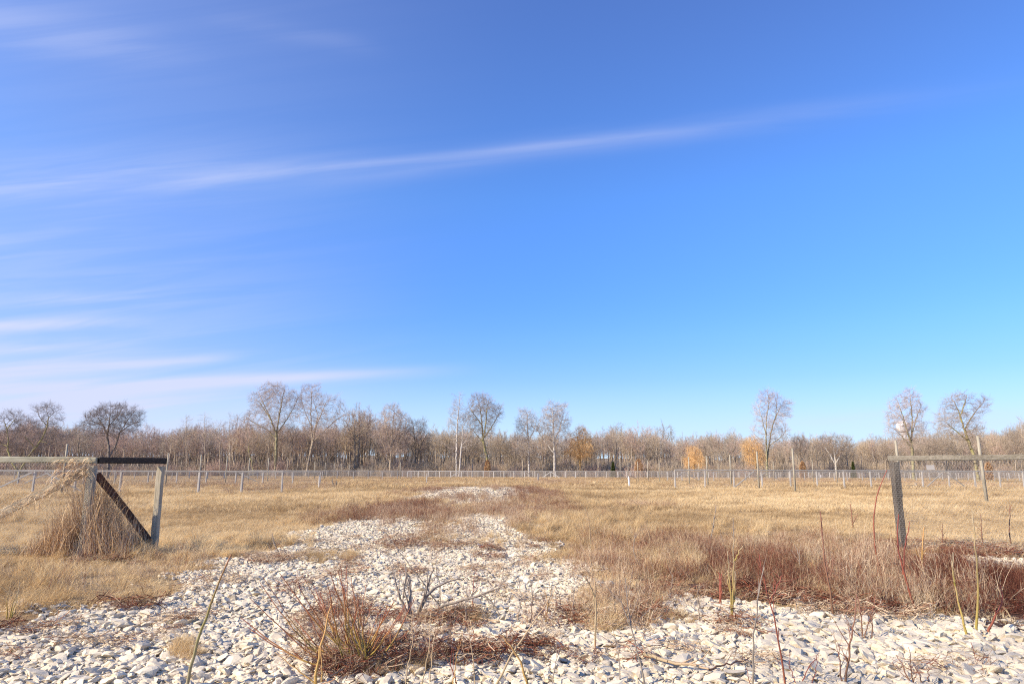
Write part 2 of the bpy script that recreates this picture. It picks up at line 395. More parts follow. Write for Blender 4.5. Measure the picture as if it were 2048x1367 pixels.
# gravel outline, seen in the photograph, laid on the ground
gr_px = [(-500, 1330), (-250, 1290), (0, 1252), (60, 1246), (130, 1232), (200, 1222), (262, 1196), (330, 1176), (380, 1150), (430, 1122), (470, 1104), (560, 1086), (600, 1064), (640, 1050),
         (700, 1040), (760, 1024), (800, 1006), (826, 994), (846, 984), (880, 975), (950, 972), (1040, 974), (1090, 982), (1108, 992), (1090, 1004), (1050, 1016), (1040, 1032),
         (1050, 1060), (1075, 1084), (1120, 1098), (1160, 1120), (1190, 1150), (1240, 1180), (1320, 1184), (1420, 1190), (1500, 1204), (1560, 1216), (1660, 1224), (1760, 1230), (1860, 1240),
         (1930, 1262), (2000, 1270), (2048, 1276), (2300, 1290), (2700, 1330)]
gX, gY = on_z([p[0] for p in gr_px], [p[1] for p in gr_px])
GRAVEL = list(zip(gX, gY))+[(13, 2.5), (13, -6), (-14, -6), (-14, 1.5)]
# small second strip of stones at the right
st_px = [(1850, 1117), (1900, 1116), (2000, 1122), (2100, 1128), (2300, 1134), (2300, 1150), (2100, 1146), (1990, 1138), (1880, 1130)]
sX, sY = on_z([p[0] for p in st_px], [p[1] for p in st_px]); STRIP = list(zip(sX, sY))
def in_gravel(x, y, jit=0.5):
    jx = (vnoise(x, y, .9, 11)-.5)*jit*2; jy = (vnoise(x, y, .9, 12)-.5)*jit*2*(1+np.maximum(y-15, 0)/18)
    return inpoly(x+jx, y+jy, GRAVEL) | inpoly(x+jx*.3, y+jy*.3, STRIP)
OVER = [(790, 1024, 190, 22), (870, 1060, 48, 32), (1095, 1035, 75, 44), (1075, 1006, 70, 11), (850, 1004, 50, 7), (960, 1012, 70, 5), (1010, 1030, 50, 12), (670, 1104, 50, 8), (1130, 1110, 70, 16), (1240, 1190, 80, 16)]
def overgrown(x, y):
    px_, py_ = project(x, y); m_ = np.zeros(len(x))
    for e in OVER: m_ = np.maximum(m_, np.clip(1.5-ell(px_, py_, e), 0, 1))
    return np.clip(m_*.92-.35*(vnoise(x, y, .7, 61) > .62), 0, 1)
def ell(px, py, e, soft=1.0): return ((px-e[0])/e[2])**2+((py-e[1])/e[3])**2
# bed sheet: cells of a fine grid whose centre is inside the outline
def sheet(name, xs, ys, test, z0, m):
    v, f = grid(xs, ys, z0); c = v[f].mean(1); keep = test(c[:, 0], c[:, 1]); f = f[keep]
    used = np.unique(f); rm = np.full(len(v), -1); rm[used] = np.arange(len(used))
    return tag(link(name, mesh_np(name, v[used], [rm[f]], m, True)), kind='structure')
th_px = [(1290, 1085), (1380, 1078), (1480, 1100), (1560, 1122), (1700, 1128), (1850, 1122), (1950, 1146), (2100, 1150), (2500, 1165), (2700, 1300), (2300, 1272), (2048, 1262), (1940, 1248), (1800, 1222), (1600, 1206), (1450, 1178), (1360, 1172), (1300, 1130)]
tX, tY = on_z([p[0] for p in th_px], [p[1] for p in th_px]); THICKET = list(zip(tX, tY))
def in_thicket(x, y, j=.5):
    jx = (vnoise(x, y, .8, 51)-.5)*j*2; jy = (vnoise(x, y, .8, 52)-.5)*j*2; return (inpoly(x+jx, y+jy, THICKET)) & (vnoise(x, y, .6, 53) > .18)
sheet('shaded_soil', np.arange(-5, 16, .12), np.arange(6, 28, .12), in_thicket, .012, M_soilshade)  # dark sheet that paints the shade in the gaps of the thicket
sheet('gravel_bed', np.arange(-15, 16, .25), np.arange(-6, 72, .25), lambda x, y: in_gravel(x, y, .35) & (overgrown(x, y) < .55), .006, M_bed)

# ------------------------------------------------------------------ scatter objects
def proto(name, me):
    return bpy.data.objects.new(name, me)      # not linked: only used as the shape of one stone, tuft or shrub
def scatter(name, protos, P, rot, scl, idx, tint, kind='stuff', label=None, cat=None):
    me = bpy.data.meshes.new(name); n = len(P); me.vertices.add(n)
    me.vertices.foreach_set('co', np.asarray(P, np.float32).ravel())
    for nm, tp, d, key in (('rot', 'FLOAT_VECTOR', rot, 'vector'), ('scl', 'FLOAT_VECTOR', scl, 'vector'), ('idx', 'INT', idx, 'value'), ('tint', 'FLOAT', tint, 'value')):
        a = me.attributes.new(nm, tp, 'POINT'); a.data.foreach_set(key, np.asarray(d, np.int32 if tp == 'INT' else np.float32).ravel())
    o = link(name, me); g = bpy.data.node_groups.new(name, 'GeometryNodeTree')
    g.interface.new_socket('Geometry', in_out='INPUT', socket_type='NodeSocketGeometry'); g.interface.new_socket('Geometry', in_out='OUTPUT', socket_type='NodeSocketGeometry')
    gi, go = g.nodes.new('NodeGroupInput'), g.nodes.new('NodeGroupOutput'); ip = g.nodes.new('GeometryNodeInstanceOnPoints'); jn = g.nodes.new('GeometryNodeJoinGeometry')
    for p in reversed(protos):
        oi = g.nodes.new('GeometryNodeObjectInfo'); oi.inputs['Object'].default_value = p; gt = g.nodes.new('GeometryNodeGeometryToInstance')
        g.links.new(oi.outputs['Geometry'], gt.inputs[0]); g.links.new(gt.outputs[0], jn.inputs[0])
    def na(nm, tp):
        a = g.nodes.new('GeometryNodeInputNamedAttribute'); a.data_type = tp; a.inputs['Name'].default_value = nm; return a.outputs['Attribute']
    ip.inputs['Pick Instance'].default_value = True
    g.links.new(gi.outputs[0], ip.inputs['Points']); g.links.new(jn.outputs[0], ip.inputs['Instance']); g.links.new(na('idx', 'INT'), ip.inputs['Instance Index'])
    g.links.new(na('rot', 'FLOAT_VECTOR'), ip.inputs['Rotation']); g.links.new(na('scl', 'FLOAT_VECTOR'), ip.inputs['Scale']); g.links.new(ip.outputs[0], go.inputs[0])
    md = o.modifiers.new('scatter', 'NODES'); md.node_group = g
    return tag(o, label, cat, None, kind)
def pts_in(x0, x1, y0, y1, dens):
    n = int(abs((x1-x0)*(y1-y0))*dens); return RNG.uniform(x0, x1, n), RNG.uniform(y0, y1, n)
def wedge(y0, y1, dens, side=1.15, cap=None):
    """points over the ground seen by the camera between two distances, with a margin"""
    a = .80*side; n = int(dens*(a*(y1*y1-y0*y0)+6*(y1-y0)))
    y = np.sqrt(RNG.uniform(y0*y0, y1*y1, n)); x = RNG.uniform(-1, 1, n)*(a*y+3); return x, y

# --- stones
def rock(seed, flat):
    rs = np.random.default_rng(seed); bm_ = bpy.data.meshes.new('t')
    import bmesh
    b_ = bmesh.new(); bmesh.ops.create_icosphere(b_, subdivisions=2, radius=.5)
    P = np.array([v.co[:] for v in b_.verts])
    for k in range(9+seed % 5):      # facets: cut the ball with planes
        n_ = rs.normal(size=3); n_ /= np.linalg.norm(n_); d_ = rs.uniform(.17, .36); h_ = P@n_; o_ = h_ > d_; P[o_] -= np.outer(h_[o_]-d_, n_)
    P += rs.normal(size=P.shape)*.022
    P *= [rs.uniform(.95, 1.25), rs.uniform(.7, .95), flat*rs.uniform(.75, 1.2)]
    Ff = np.array([[v.index for v in f.verts] for f in b_.faces]); b_.free(); bpy.data.meshes.remove(bm_)
    return mesh_np('stone', P*1.15, [Ff], M_rock, False)
ROCKS = [proto('stone', rock(i+1, .72)) for i in range(12)]
xs, ys = [], []
for (x0, x1, y0, y1, dn) in ((-13, 13, -4, 2.5, 150), (-13, 13, 2.5, 8, 900), (-12, 12, 8, 14, 760), (-12, 10, 14, 24, 450), (-12, 14, 24, 42, 90), (-12, 14, 42, 70, 34)):
    a, b_ = pts_in(x0, x1, y0, y1, dn); xs.append(a); ys.append(b_)
x = np.concatenate(xs); y = np.concatenate(ys)
k = in_gravel(x, y); k &= RNG.random(len(x)) > overgrown(x, y)*.88
# a few stray stones outside the edge
stray = (~k) & in_gravel(x, y, 1.5) & (RNG.random(len(x)) < .22); k |= stray
k &= (y > 3.0) | (np.abs(x) > .5) | True
x, y = x[k], y[k]; n = len(x)
size = RNG.lognormal(math.log(.052), .42, n)*(1+.55*np.clip((10.5-y)/4, 0, 1)*(.4+.6*np.clip((x-.2)/2.5, 0, 1)))
size *= np.where(y > 24, 1.25, 1)*np.where(y > 40, 1.6, 1); size = np.clip(size, .03, .2)
sc = np.stack([size, size, size*RNG.uniform(.5, .78, n)], -1)
z = hz(x, y)+size*RNG.uniform(-.04, .16, n)+.004
rot = np.stack([RNG.normal(0, .26, n), RNG.normal(0, .26, n), RNG.uniform(0, 6.28, n)], -1)
tint = np.clip(RNG.normal(.54, .24, n)+(vnoise(x, y, 1.7, 21)-.5)*.25, 0.02, 1)
scatter('gravel', ROCKS, np.stack([x, y, z], -1), rot, sc, RNG.integers(0, len(ROCKS), n), tint)
print('stones', n)

# --- grass tufts
def blades(n, rad, lmin, lmax, w, lean, curl, seed):
    rs = np.random.default_rng(seed); r = rad*np.sqrt(rs.random(n)); a = rs.random(n)*6.283
    base = np.stack([r*np.cos(a), r*np.sin(a), np.full(n, -.02)], -1); L = rs.uniform(lmin, lmax, n)
    az = rs.random(n)*6.283; az = np.where(rs.random(n) < .5, rs.normal(.6, .8, n), az); th = np.abs(rs.normal(lean, .35, n)); K = 4
    pts = [base]; ang = th*.45
    for i in range(K-1):
        ang = ang+curl*rs.uniform(.2, 1.0, n)/(K-1); ang = np.minimum(ang, 1.75)
        pts.append(pts[-1]+(L/(K-1))[:, None]*np.stack([np.sin(ang)*np.cos(az), np.sin(ang)*np.sin(az), np.cos(ang)], -1))
    P = np.stack(pts, 1); P[:, 1:, 2] = np.maximum(P[:, 1:, 2], .008+rs.random((n, K-1))*.02)
    Wd = np.array([1, .9, .65, .12])[None]*(w*rs.uniform(.6, 1.3, n))[:, None]
    side = np.stack([-np.sin(az), np.cos(az), rs.normal(0, .3, n)], -1); side = norm(side+rs.normal(0, .5, (n, 3)))
    v, f = ribbons(P, Wd, side); return mesh_np('tuft', v, [f], M_grass, False, np.repeat(rs.random(n), K-1))
TURF = [proto('turf', blades(110, .26, .07, .19, .0045, .9, 1.5, 100+i)) for i in range(5)]
TUFT = [proto('tuft', blades(120, .14, .22, .48, .0050, .45, 1.3, 200+i)) for i in range(5)]
MIDP = [proto('mid_turf', blades(130, .50, .10, .26, .010, .8, 1.3, 300+i)) for i in range(4)]
MIDT = [proto('mid_tuft', blades(110, .28, .25, .50, .010, .45, 1.2, 350+i)) for i in range(3)]
FARP = [proto('far_turf', blades(150, 1.3, .14, .34, .026, .7, 1.2, 400+i)) for i in range(4)]
GP = TURF+TUFT+MIDP+MIDT+FARP
o_TUFT = 5; o_MIDP = 10; o_MIDT = 14; o_FARP = 17
G = dict(P=[], rot=[], scl=[], idx=[], tint=[])
def put(G, x, y, idx, scl, tint, tilt=.06):
    n = len(x); G['P'].append(np.stack([x, y, hz(x, y)], -1)); G['rot'].append(np.stack([RNG.normal(0, tilt, n), RNG.normal(0, tilt, n), RNG.uniform(-1.2, 1.2, n)], -1))
    s = np.broadcast_to(scl, (n,)); G['scl'].append(np.stack([s, s, s*RNG.uniform(.8, 1.2, n)], -1)); G['idx'].append(np.broadcast_to(idx, (n,))); G['tint'].append(np.clip(np.broadcast_to(tint, (n,)), 0, 1))
def gtint(x, y, n):
    return .55+.12*np.clip((26-y)/12, 0, 1)+(vnoise(x, y, 5.0, 31)-.5)*.40+(vnoise(x, y, 18.0, 32)-.5)*.25+(vnoise(x, y, 1.2, 33)-.5)*.34+RNG.normal(0, .13, n)
# ellipses in the photograph: (centre x, centre y, half width, half height)
def ell(px, py, e, soft=1.0): return ((px-e[0])/e[2])**2+((py-e[1])/e[3])**2
BRUSHY = [(800, 1026, 160, 22), (1100, 1030, 75, 26), (870, 1070, 60, 40), (1500, 1100, 240, 42), (1800, 1175, 300, 52), (1950, 1150, 160, 60), (1380, 1140, 130, 45), (1700, 1110, 130, 40)]
def brushy(px, py): 
    m = np.zeros(len(px))
    for e in BRUSHY: m = np.maximum(m, np.clip(1.35-ell(px, py, e), 0, 1))
    return m
# near turf
x, y = wedge(4.5, 26, 13); k = ~in_gravel(x, y, .5) | (overgrown(x, y) > .6); x, y = x[k], y[k]; n = len(x); px, py = project(x, y)
bq = brushy(px, py); keep = RNG.random(n) > np.maximum(bq*.55, in_thicket(x, y, .4)*.80); x, y, px, py, bq = x[keep], y[keep], px[keep], py[keep], bq[keep]; n = len(x)
put(G, x, y, RNG.integers(0, 5, n), RNG.uniform(.8, 1.3, n), gtint(x, y, n)-bq*.22)
# taller tufts in drifts
x, y = wedge(4.5, 26, 7); k = ~in_gravel(x, y, .7); x, y = x[k], y[k]; px, py = project(x, y); n = len(x)
tall = np.clip((vnoise(x, y, 2.6, 41)-.62)*4, 0, .6)
for e, a in (((1160, 1062, 150, 34), 1.0), ((60, 1180, 170, 62), .85), ((190, 1100, 130, 26), .8), ((480, 1085, 150, 22), .5), ((1500, 1130, 160, 40), .35), ((1340, 1120, 60, 30), .9)):
    tall = np.maximum(tall, a*np.clip(1.4-ell(px, py, e), 0, 1))
keep = RNG.random(n) < tall; x, y = x[keep], y[keep]; n = len(x); put(G, x, y, o_TUFT+RNG.integers(0, 5, n), RNG.uniform(.5, 1.0, n), gtint(x, y, n)+.05)
# middle distance
x, y = wedge(26, 62, 3.6); k = ~in_gravel(x, y, .6) | (overgrown(x, y) > .6); x, y = x[k], y[k]; px, py = project(x, y); n = len(x); bq = brushy(px, py)
keep = RNG.random(n) > bq*.5; x, y = x[keep], y[keep]; n = len(x); put(G, x, y, o_MIDP+RNG.integers(0, 4, n), RNG.uniform(.8, 1.3, n), gtint(x, y, n))
x, y = wedge(26, 70, 1.0); k = ~in_gravel(x, y, .6) & (vnoise(x, y, 4, 43) > .5); x, y = x[k], y[k]; n = len(x); put(G, x, y, o_MIDT+RNG.integers(0, 3, n), RNG.uniform(.5, 1.0, n), gtint(x, y, n))
# far field
x, y = wedge(60, 210, .36); n = len(x); k = ~in_gravel(x, y, .6); x, y = x[k], y[k]; n = len(x)
put(G, x, y, o_FARP+RNG.integers(0, 4, n), RNG.uniform(.8, 1.4, n), gtint(x, y, n)-.10*np.clip((y-60)/40, 0, 1))
# a ragged, weedy edge to the stones
def near_edge(x, y, d): return in_gravel(x, y, .3) & ~(in_gravel(x+d, y, .3) & in_gravel(x-d, y, .3) & in_gravel(x, y+d*1.5, .3) & in_gravel(x, y-d*1.2, .3))
x, y = wedge(4.5, 25, 5); k = near_edge(x, y, .8) & (RNG.random(len(x)) < np.clip((vnoise(x, y, 1.1, 71)-.32)*2.5, 0, 1)*.8); x, y = x[k], y[k]; n = len(x)
put(G, x, y, np.where(RNG.random(n) < .6, RNG.integers(0, 5, n), o_TUFT+RNG.integers(0, 5, n)), RNG.uniform(.35, .75, n)*np.where(y > 24, 1.5, 1), gtint(x, y, n)-.1)
# straw tufts growing among the stones
for (cx, cy, rx, ry, num, t0, s0) in ((1500, 1150, 130, 26, 26, .5, .5), (1720, 1175, 110, 26, 30, .6, .6), (1350, 1125, 60, 26, 40, .72, .7), (1830, 1205, 120, 18, 36, .55, .5), (1215, 1228, 75, 34, 46, .72, .52), (1290, 1215, 60, 24, 18, .62, .42), (1180, 1190, 30, 16, 12, .6, .5), (370, 1305, 36, 16, 14, .6, .42), (860, 1010, 60, 10, 18, .55, .7), (960, 1000, 40, 12, 16, .5, .7), (1000, 1080, 60, 10, 16, .7, .5),
                                   (760, 1330, 120, 22, 22, .35, .38), (1330, 1240, 70, 14, 16, .5, .4), (650, 1108, 60, 12, 40, .45, .45), (900, 1062, 50, 26, 18, .55, .5), (930, 1235, 50, 14, 14, .4, .4)):
    a = RNG.random(num)*6.283; r = np.sqrt(RNG.random(num)); x, y = on_z(cx+rx*r*np.cos(a), cy+ry*r*np.sin(a)); put(G, x, y, o_TUFT+RNG.integers(0, 5, num), s0*RNG.uniform(.6, 1.2, num), t0+RNG.normal(0, .1, num))
cat_ = {k_: np.concatenate(v_) for k_, v_ in G.items()}
scatter('grass', GP, cat_['P'], cat_['rot'], cat_['scl'], cat_['idx'], cat_['tint']); print('grass', len(cat_['P']))

# --- low brush: thin dead stems, red osier shoots, litter
def twiggy(n, rad, lmin, lmax, w, lean, seed, sub=4):
    rs = np.random.default_rng(seed); g = []; var = []
    r = rad*np.sqrt(rs.random(n)); a = rs.random(n)*6.283; base = np.stack([r*np.cos(a), r*np.sin(a), np.full(n, -.02)], -1)
    d = norm(np.stack([rs.normal(0, lean, n), rs.normal(0, lean, n), np.ones(n)], -1)); L = rs.uniform(lmin, lmax, n)
    K = 4; P = [base]; dd = d
    for i in range(K-1): dd = norm(dd+rs.normal(0, .12, (n, 3))); P.append(P[-1]+dd*(L/(K-1))[:, None])
    P = np.stack(P, 1); V1, F1 = ribbons(P, np.array([1, .8, .6, .3])[None]*np.full((n, 1), w)); vr = np.repeat(rs.random(n), K-1)
    m = n*sub; pi = np.repeat(np.arange(n), sub); s = rs.uniform(.25, 1, m); seg = np.minimum((s*(K-1)).astype(int), K-2); fr = s*(K-1)-seg
    b0 = P[pi, seg]*(1-fr)[:, None]+P[pi, seg+1]*fr[:, None]; d2 = norm(d[pi]+rs.normal(0, .55, (m, 3))); L2 = L[pi]*rs.uniform(.12, .4, m)
    P2 = np.stack([b0, b0+d2*L2[:, None]*.5, b0+norm(d2+[0, 0, .3])*L2[:, None]], 1); V2, F2 = ribbons(P2, np.array([.6, .45, .25])[None]*np.full((m, 1), w))
    return mesh_np('brush', np.concatenate([V1, V2]), [np.concatenate([F1, F2+len(V1)])], M_brush, False, np.concatenate([vr, np.repeat(rs.random(m), 2)]))
def litter(n, rad, seed):
    rs = np.random.default_rng(seed); r = rad*np.sqrt(rs.random(n)); a = rs.random(n)*6.283; c = np.stack([r*np.cos(a), r*np.sin(a), rs.uniform(.01, .09, n)], -1)
    d = norm(np.stack([rs.normal(size=n), rs.normal(size=n), rs.normal(0, .35, n)], -1)); L = rs.uniform(.05, .28, n)
    P = np.stack([c-d*L[:, None]/2, c+rs.normal(0, .012, (n, 3)), c+d*L[:, None]/2], 1); v, f = ribbons(P, np.full((n, 3), 1.)*rs.uniform(.003, .009, n)[:, None])
    return mesh_np('litter', v, [f], M_brush, False, np.repeat(rs.random(n), 2))
BR = [proto('brush', twiggy(46, .22, .16, .42, .0042, .30, 500+i)) for i in range(4)]+[proto('shoots', twiggy(20, .16, .35, .75, .0055, .22, 520+i, 3)) for i in range(4)]+\
     [proto('litter', litter(110, .30, 540+i)) for i in range(4)]+[proto('far_brush', twiggy(34, .6, .2, .6, .012, .5, 560+i, 5)) for i in range(3)]
B = dict(P=[], rot=[], scl=[], idx=[], tint=[])
lift = []
def patch(cx, cy, rx, ry, dens, kind, t0, tsd=.08, s0=1.0):
    xc, yc = on_z(cx, cy); _, ya = on_z(cx, cy+ry); _, yb = on_z(cx, cy-ry); D = yc; hw = rx*D/F; hh = (yb-ya)/2; ym = (ya+yb)/2; n = int(dens*(1.25 if yc > 11 and kind != 'far' else (1.2 if kind == 'litter' else .75))*(1.3 if kind == 'far' else 1)*math.pi*hw*hh)+1
    a = RNG.random(n)*6.283; r = np.sqrt(RNG.random(n))*RNG.uniform(.6, 1.4, n); x, y = xc+hw*r*np.cos(a), ym+hh*r*np.sin(a)
    k = vnoise(x, y, .9 if yc < 30 else 2.5, int(cx)) > RNG.uniform(.25, .55, n); x, y = x[k], y[k]; n = len(x)
    if cx > 1400 and 1110 < cy < 1260 and kind != 'far': t0 += .02
    lift.append(np.where(in_gravel(x, y) & (overgrown(x, y) < .5), .045, 0))
    o = {'brush': (0, 4), 'shoots': (4, 8), 'litter': (8, 12), 'far': (12, 15)}[kind]; put(B, x, y, RNG.integers(*o, n), s0*RNG.uniform(.4, 1.0, n)*(.8 if kind == 'far' else 1), t0+(.10 if kind == 'litter' else 0)+(.12 if kind == 'far' else (.05 if yc > 11 else 0))+RNG.normal(0, tsd+.06, n)+(vnoise(x, y, 1.3, 77)-.5)*.3, .16)
for a in [
    # red shrubs in the middle
    (760, 1028, 110, 18, 11, 'brush', .40), (790, 1022, 55, 14, 6, 'shoots', .2), (690, 1042, 50, 10, 9, 'brush', .3), (850, 1040, 100, 18, 8, 'brush', .38), (880, 1066, 50, 30, 4, 'brush', .5), (870, 1010, 60, 12, 8, 'brush', .38),
    (1080, 1002, 60, 14, 7, 'brush', .32), (1110, 1030, 80, 16, 9, 'brush', .34), (1000, 1020, 50, 14, 7, 'brush', .48), (1060, 1050, 50, 16, 9, 'brush', .52), (1000, 1040, 30, 12, 6, 'brush', .5), (920, 1092, 90, 8, 3, 'litter', .4),
    (670, 1104, 60, 9, 14, 'litter', .42), (560, 1112, 60, 8, 14, 'litter', .5), (1000, 1092, 110, 5, 6, 'litter', .35), (830, 1092, 80, 5, 4, 'litter', .4), (450, 1160, 40, 14, 12, 'litter', .55),
    (960, 996, 40, 12, 3, 'brush', .5), (1065, 992, 50, 8, 5, 'brush', .3), (900, 966, 90, 4, 1.2, 'brush', .45), (1050, 962, 140, 4, .6, 'far', .38), (850, 990, 60, 10, 3, 'brush', .4),
    # right hand thicket; its lowest tints put the deep shade into the colour
    (1360, 1096, 110, 20, 15, 'brush', .22), (1470, 1120, 110, 22, 15, 'brush', .26), (1330, 1130, 90, 30, 9, 'brush', .45), (1250, 1120, 60, 40, 10, 'brush', .5), (1430, 1158, 80, 18, 12, 'brush', .28), (1180, 1120, 70, 22, 9, 'brush', .48),
    (1560, 1150, 120, 36, 18, 'brush', .30), (1640, 1170, 110, 34, 16, 'brush', .18), (1700, 1175, 170, 38, 12, 'shoots', .16), (1760, 1190, 130, 36, 18, 'brush', .40), (1800, 1200, 130, 30, 16, 'brush', .60), (1880, 1200, 120, 30, 18, 'brush', .34),
    (1960, 1180, 130, 46, 22, 'brush', -.08), (2020, 1170, 90, 50, 24, 'brush', -.12), (1950, 1190, 150, 50, 14, 'litter', -.05), (1500, 1140, 90, 14, 12, 'brush', -.05), (1430, 1120, 110, 16, 10, 'litter', 0), (1700, 1190, 120, 16, 10, 'brush', .0), (1800, 1215, 220, 10, 22, 'litter', -.1), (1560, 1186, 130, 12, 18, 'litter', -.1), (1960, 1165, 120, 30, 20, 'litter', -.1), (1600, 1125, 200, 12, 8, 'litter', 0), (1990, 1220, 90, 30, 18, 'brush', .22), (2200, 1190, 130, 50, 16, 'brush', .15), (1870, 1160, 80, 20, 14, 'brush', .30), (1750, 1140, 110, 20, 12, 'brush', .36),
    (1900, 1100, 190, 14, 10, 'litter', .3), (1980, 1116, 120, 6, 20, 'litter', .1), (1560, 1110, 160, 20, 7, 'brush', .62), (1660, 1090, 120, 16, 4, 'brush', .6), (1800, 1180, 220, 30, 6, 'shoots', .8), (1560, 1185, 120, 18, 16, 'litter', .2),
    (1880, 1245, 110, 14, 16, 'litter', .4), (2000, 1258, 80, 14, 18, 'litter', .25), (1700, 1228, 150, 10, 14, 'litter', .35), (1300, 1180, 90, 14, 16, 'litter', .35), (1440, 1190, 60, 8, 14, 'litter', .25),
    (900, 1215, 620, 120, 1.5, 'litter', .5), (900, 1150, 460, 90, .5, 'brush', .6), (300, 1290, 320, 60, 2.0, 'litter', .5), (1600, 1310, 420, 60, 1.6, 'litter', .42), (950, 1060, 200, 60, 1.0, 'brush', .55), (700, 1085, 200, 26, 1.5, 'litter', .5),
    (690, 1290, 130, 50, 9, 'brush', .34), (790, 1310, 110, 40, 11, 'brush', .44), (960, 1240, 130, 26, 9, 'brush', .5), (1200, 1200, 110, 44, 6, 'brush', .6), (1300, 1160, 110, 36, 7, 'brush', .55), (820, 1350, 200, 24, 10, 'litter', .4), (700, 1330, 130, 24, 26, 'litter', .3), (1000, 1310, 180, 16, 9, 'litter', .3),
    # trash and dead stems among the near stones
    (760, 1320, 120, 26, 20, 'litter', .22), (880, 1240, 110, 16, 20, 'litter', .28), (700, 1230, 80, 12, 16, 'litter', .2), (1000, 1250, 90, 14, 16, 'litter', .35), (1220, 1245, 90, 16, 20, 'litter', .42), (1120, 1300, 120, 12, 18, 'litter', .22),
    (1340, 1240, 80, 20, 18, 'litter', .35), (840, 1345, 60, 22, 20, 'brush', .45), (740, 1350, 80, 16, 12, 'brush', .35), (1480, 1255, 40, 8, 12, 'litter', .3), (660, 1250, 90, 20, 10, 'brush', .22), (900, 1245, 80, 14, 10, 'brush', .30),
    (1080, 1250, 80, 16, 8, 'brush', .4), (1230, 1190, 60, 24, 12, 'brush', .5), (1260, 1230, 60, 20, 10, 'brush', .5), (1150, 1305, 90, 10, 7, 'brush', .25), (300, 1216, 110, 8, 16, 'litter', .35), (30, 1262, 60, 8, 14, 'litter', .3), (1400, 1345, 60, 10, 10, 'litter', .2),
    (60, 1150, 90, 40, 3.5, 'shoots', .62), (20, 1200, 50, 40, 4, 'shoots', .3), (330, 1120, 90, 16, 5, 'brush', .6), (230, 1170, 110, 26, 5, 'brush', .7), (300, 1110, 60, 10, 10, 'litter', .15), (215, 1112, 70, 8, 20, 'litter', .12),
    # far rough edges
    (1120, 968, 70, 8, 1.8, 'far', .4), (1180, 962, 160, 5, .5, 'far', .5), (1290, 1012, 60, 4, 6, 'brush', .4), (1450, 972, 130, 5, .8, 'far', .48), (1700, 965, 300, 8, .5, 'far', .45), (700, 967, 240, 8, .55, 'far', .45), (480, 975, 180, 8, .9, 'far', .5),
    (150, 968, 260, 12, 1.4, 'far', .42), (560, 978, 120, 8, 1.6, 'far', .4), (420, 972, 160, 7, 1.4, 'far', .4), (1950, 972, 200, 14, .9, 'far', .42), (300, 968, 260, 6, .7, 'far', .4), (1350, 958, 120, 3, .25, 'far', .35), (1000, 957, 400, 3, .14, 'far', .38)]:
    patch(*a)
cat_ = {k_: np.concatenate(v_) for k_, v_ in B.items()}; cat_['P'][:, 2] += np.concatenate(lift)
scatter('brush', BR, cat_['P'], cat_['rot'], cat_['scl'], cat_['idx'], cat_['tint']); print('brush', len(cat_['P']))

# ------------------------------------------------------------------ bare trees by space colonisation
def colonise(skel, att, step, infl, kill, rs, iters=200, up=.08):
    """skel: list of polylines of (x,y,z) starting at shared nodes; returns pos, parent"""
    pos = []; par = []
    for line in skel:
        line = [np.array(p, float) for p in line]
        if not pos: pos.append(line[0]); par.append(-1); last = 0
        else: last = int(np.argmin(np.linalg.norm(np.array(pos)-line[0], axis=1)))
        for p in line[1:]:
            q = pos[last]; m = max(1, int(np.linalg.norm(p-q)/step)); wob = rs.normal(0, step*.10, (m, 3)); wob[-1] = 0
            for i in range(m): pos.append(q+(p-q)*(i+1)/m+wob[i]); par.append(last); last = len(pos)-1
    pos = [np.array(p) for p in pos]; A = att.copy()
    def near(Q, base):
        D = np.linalg.norm(A[:, None]-Q[None], axis=2); j = D.argmin(1); return D[np.arange(len(A)), j], j+base
    dist, idx = near(np.array(pos), 0); kids = {}
    for it in range(iters):
        k = dist < infl
        if not k.any():
            if it == 0: k = dist < dist.min()*1.2
            else: break
        P = np.array(pos); d = norm(A[k]-P[idx[k]]); S_ = {}
        for i, dd in zip(idx[k], d): S_[i] = S_.get(i, 0)+dd
        new = []
        for i, dd in S_.items():
            if kids.get(i, 0) >= 3: continue
            kids[i] = kids.get(i, 0)+1
            dd = dd/(np.linalg.norm(dd)+1e-6)+rs.normal(0, .18, 3); dd[2] += up; dd /= np.linalg.norm(dd)
            new.append(pos[i]+dd*step); par.append(i)
        if not new: break
        base = len(pos); pos += new; d2, i2 = near(np.array(new), base); b_ = d2 < dist; dist = np.where(b_, d2, dist); idx = np.where(b_, i2, idx)
        k = dist > kill; A = A[k]; dist = dist[k]; idx = idx[k]
        if len(A) == 0: break
    return np.array(pos), np.array(par)
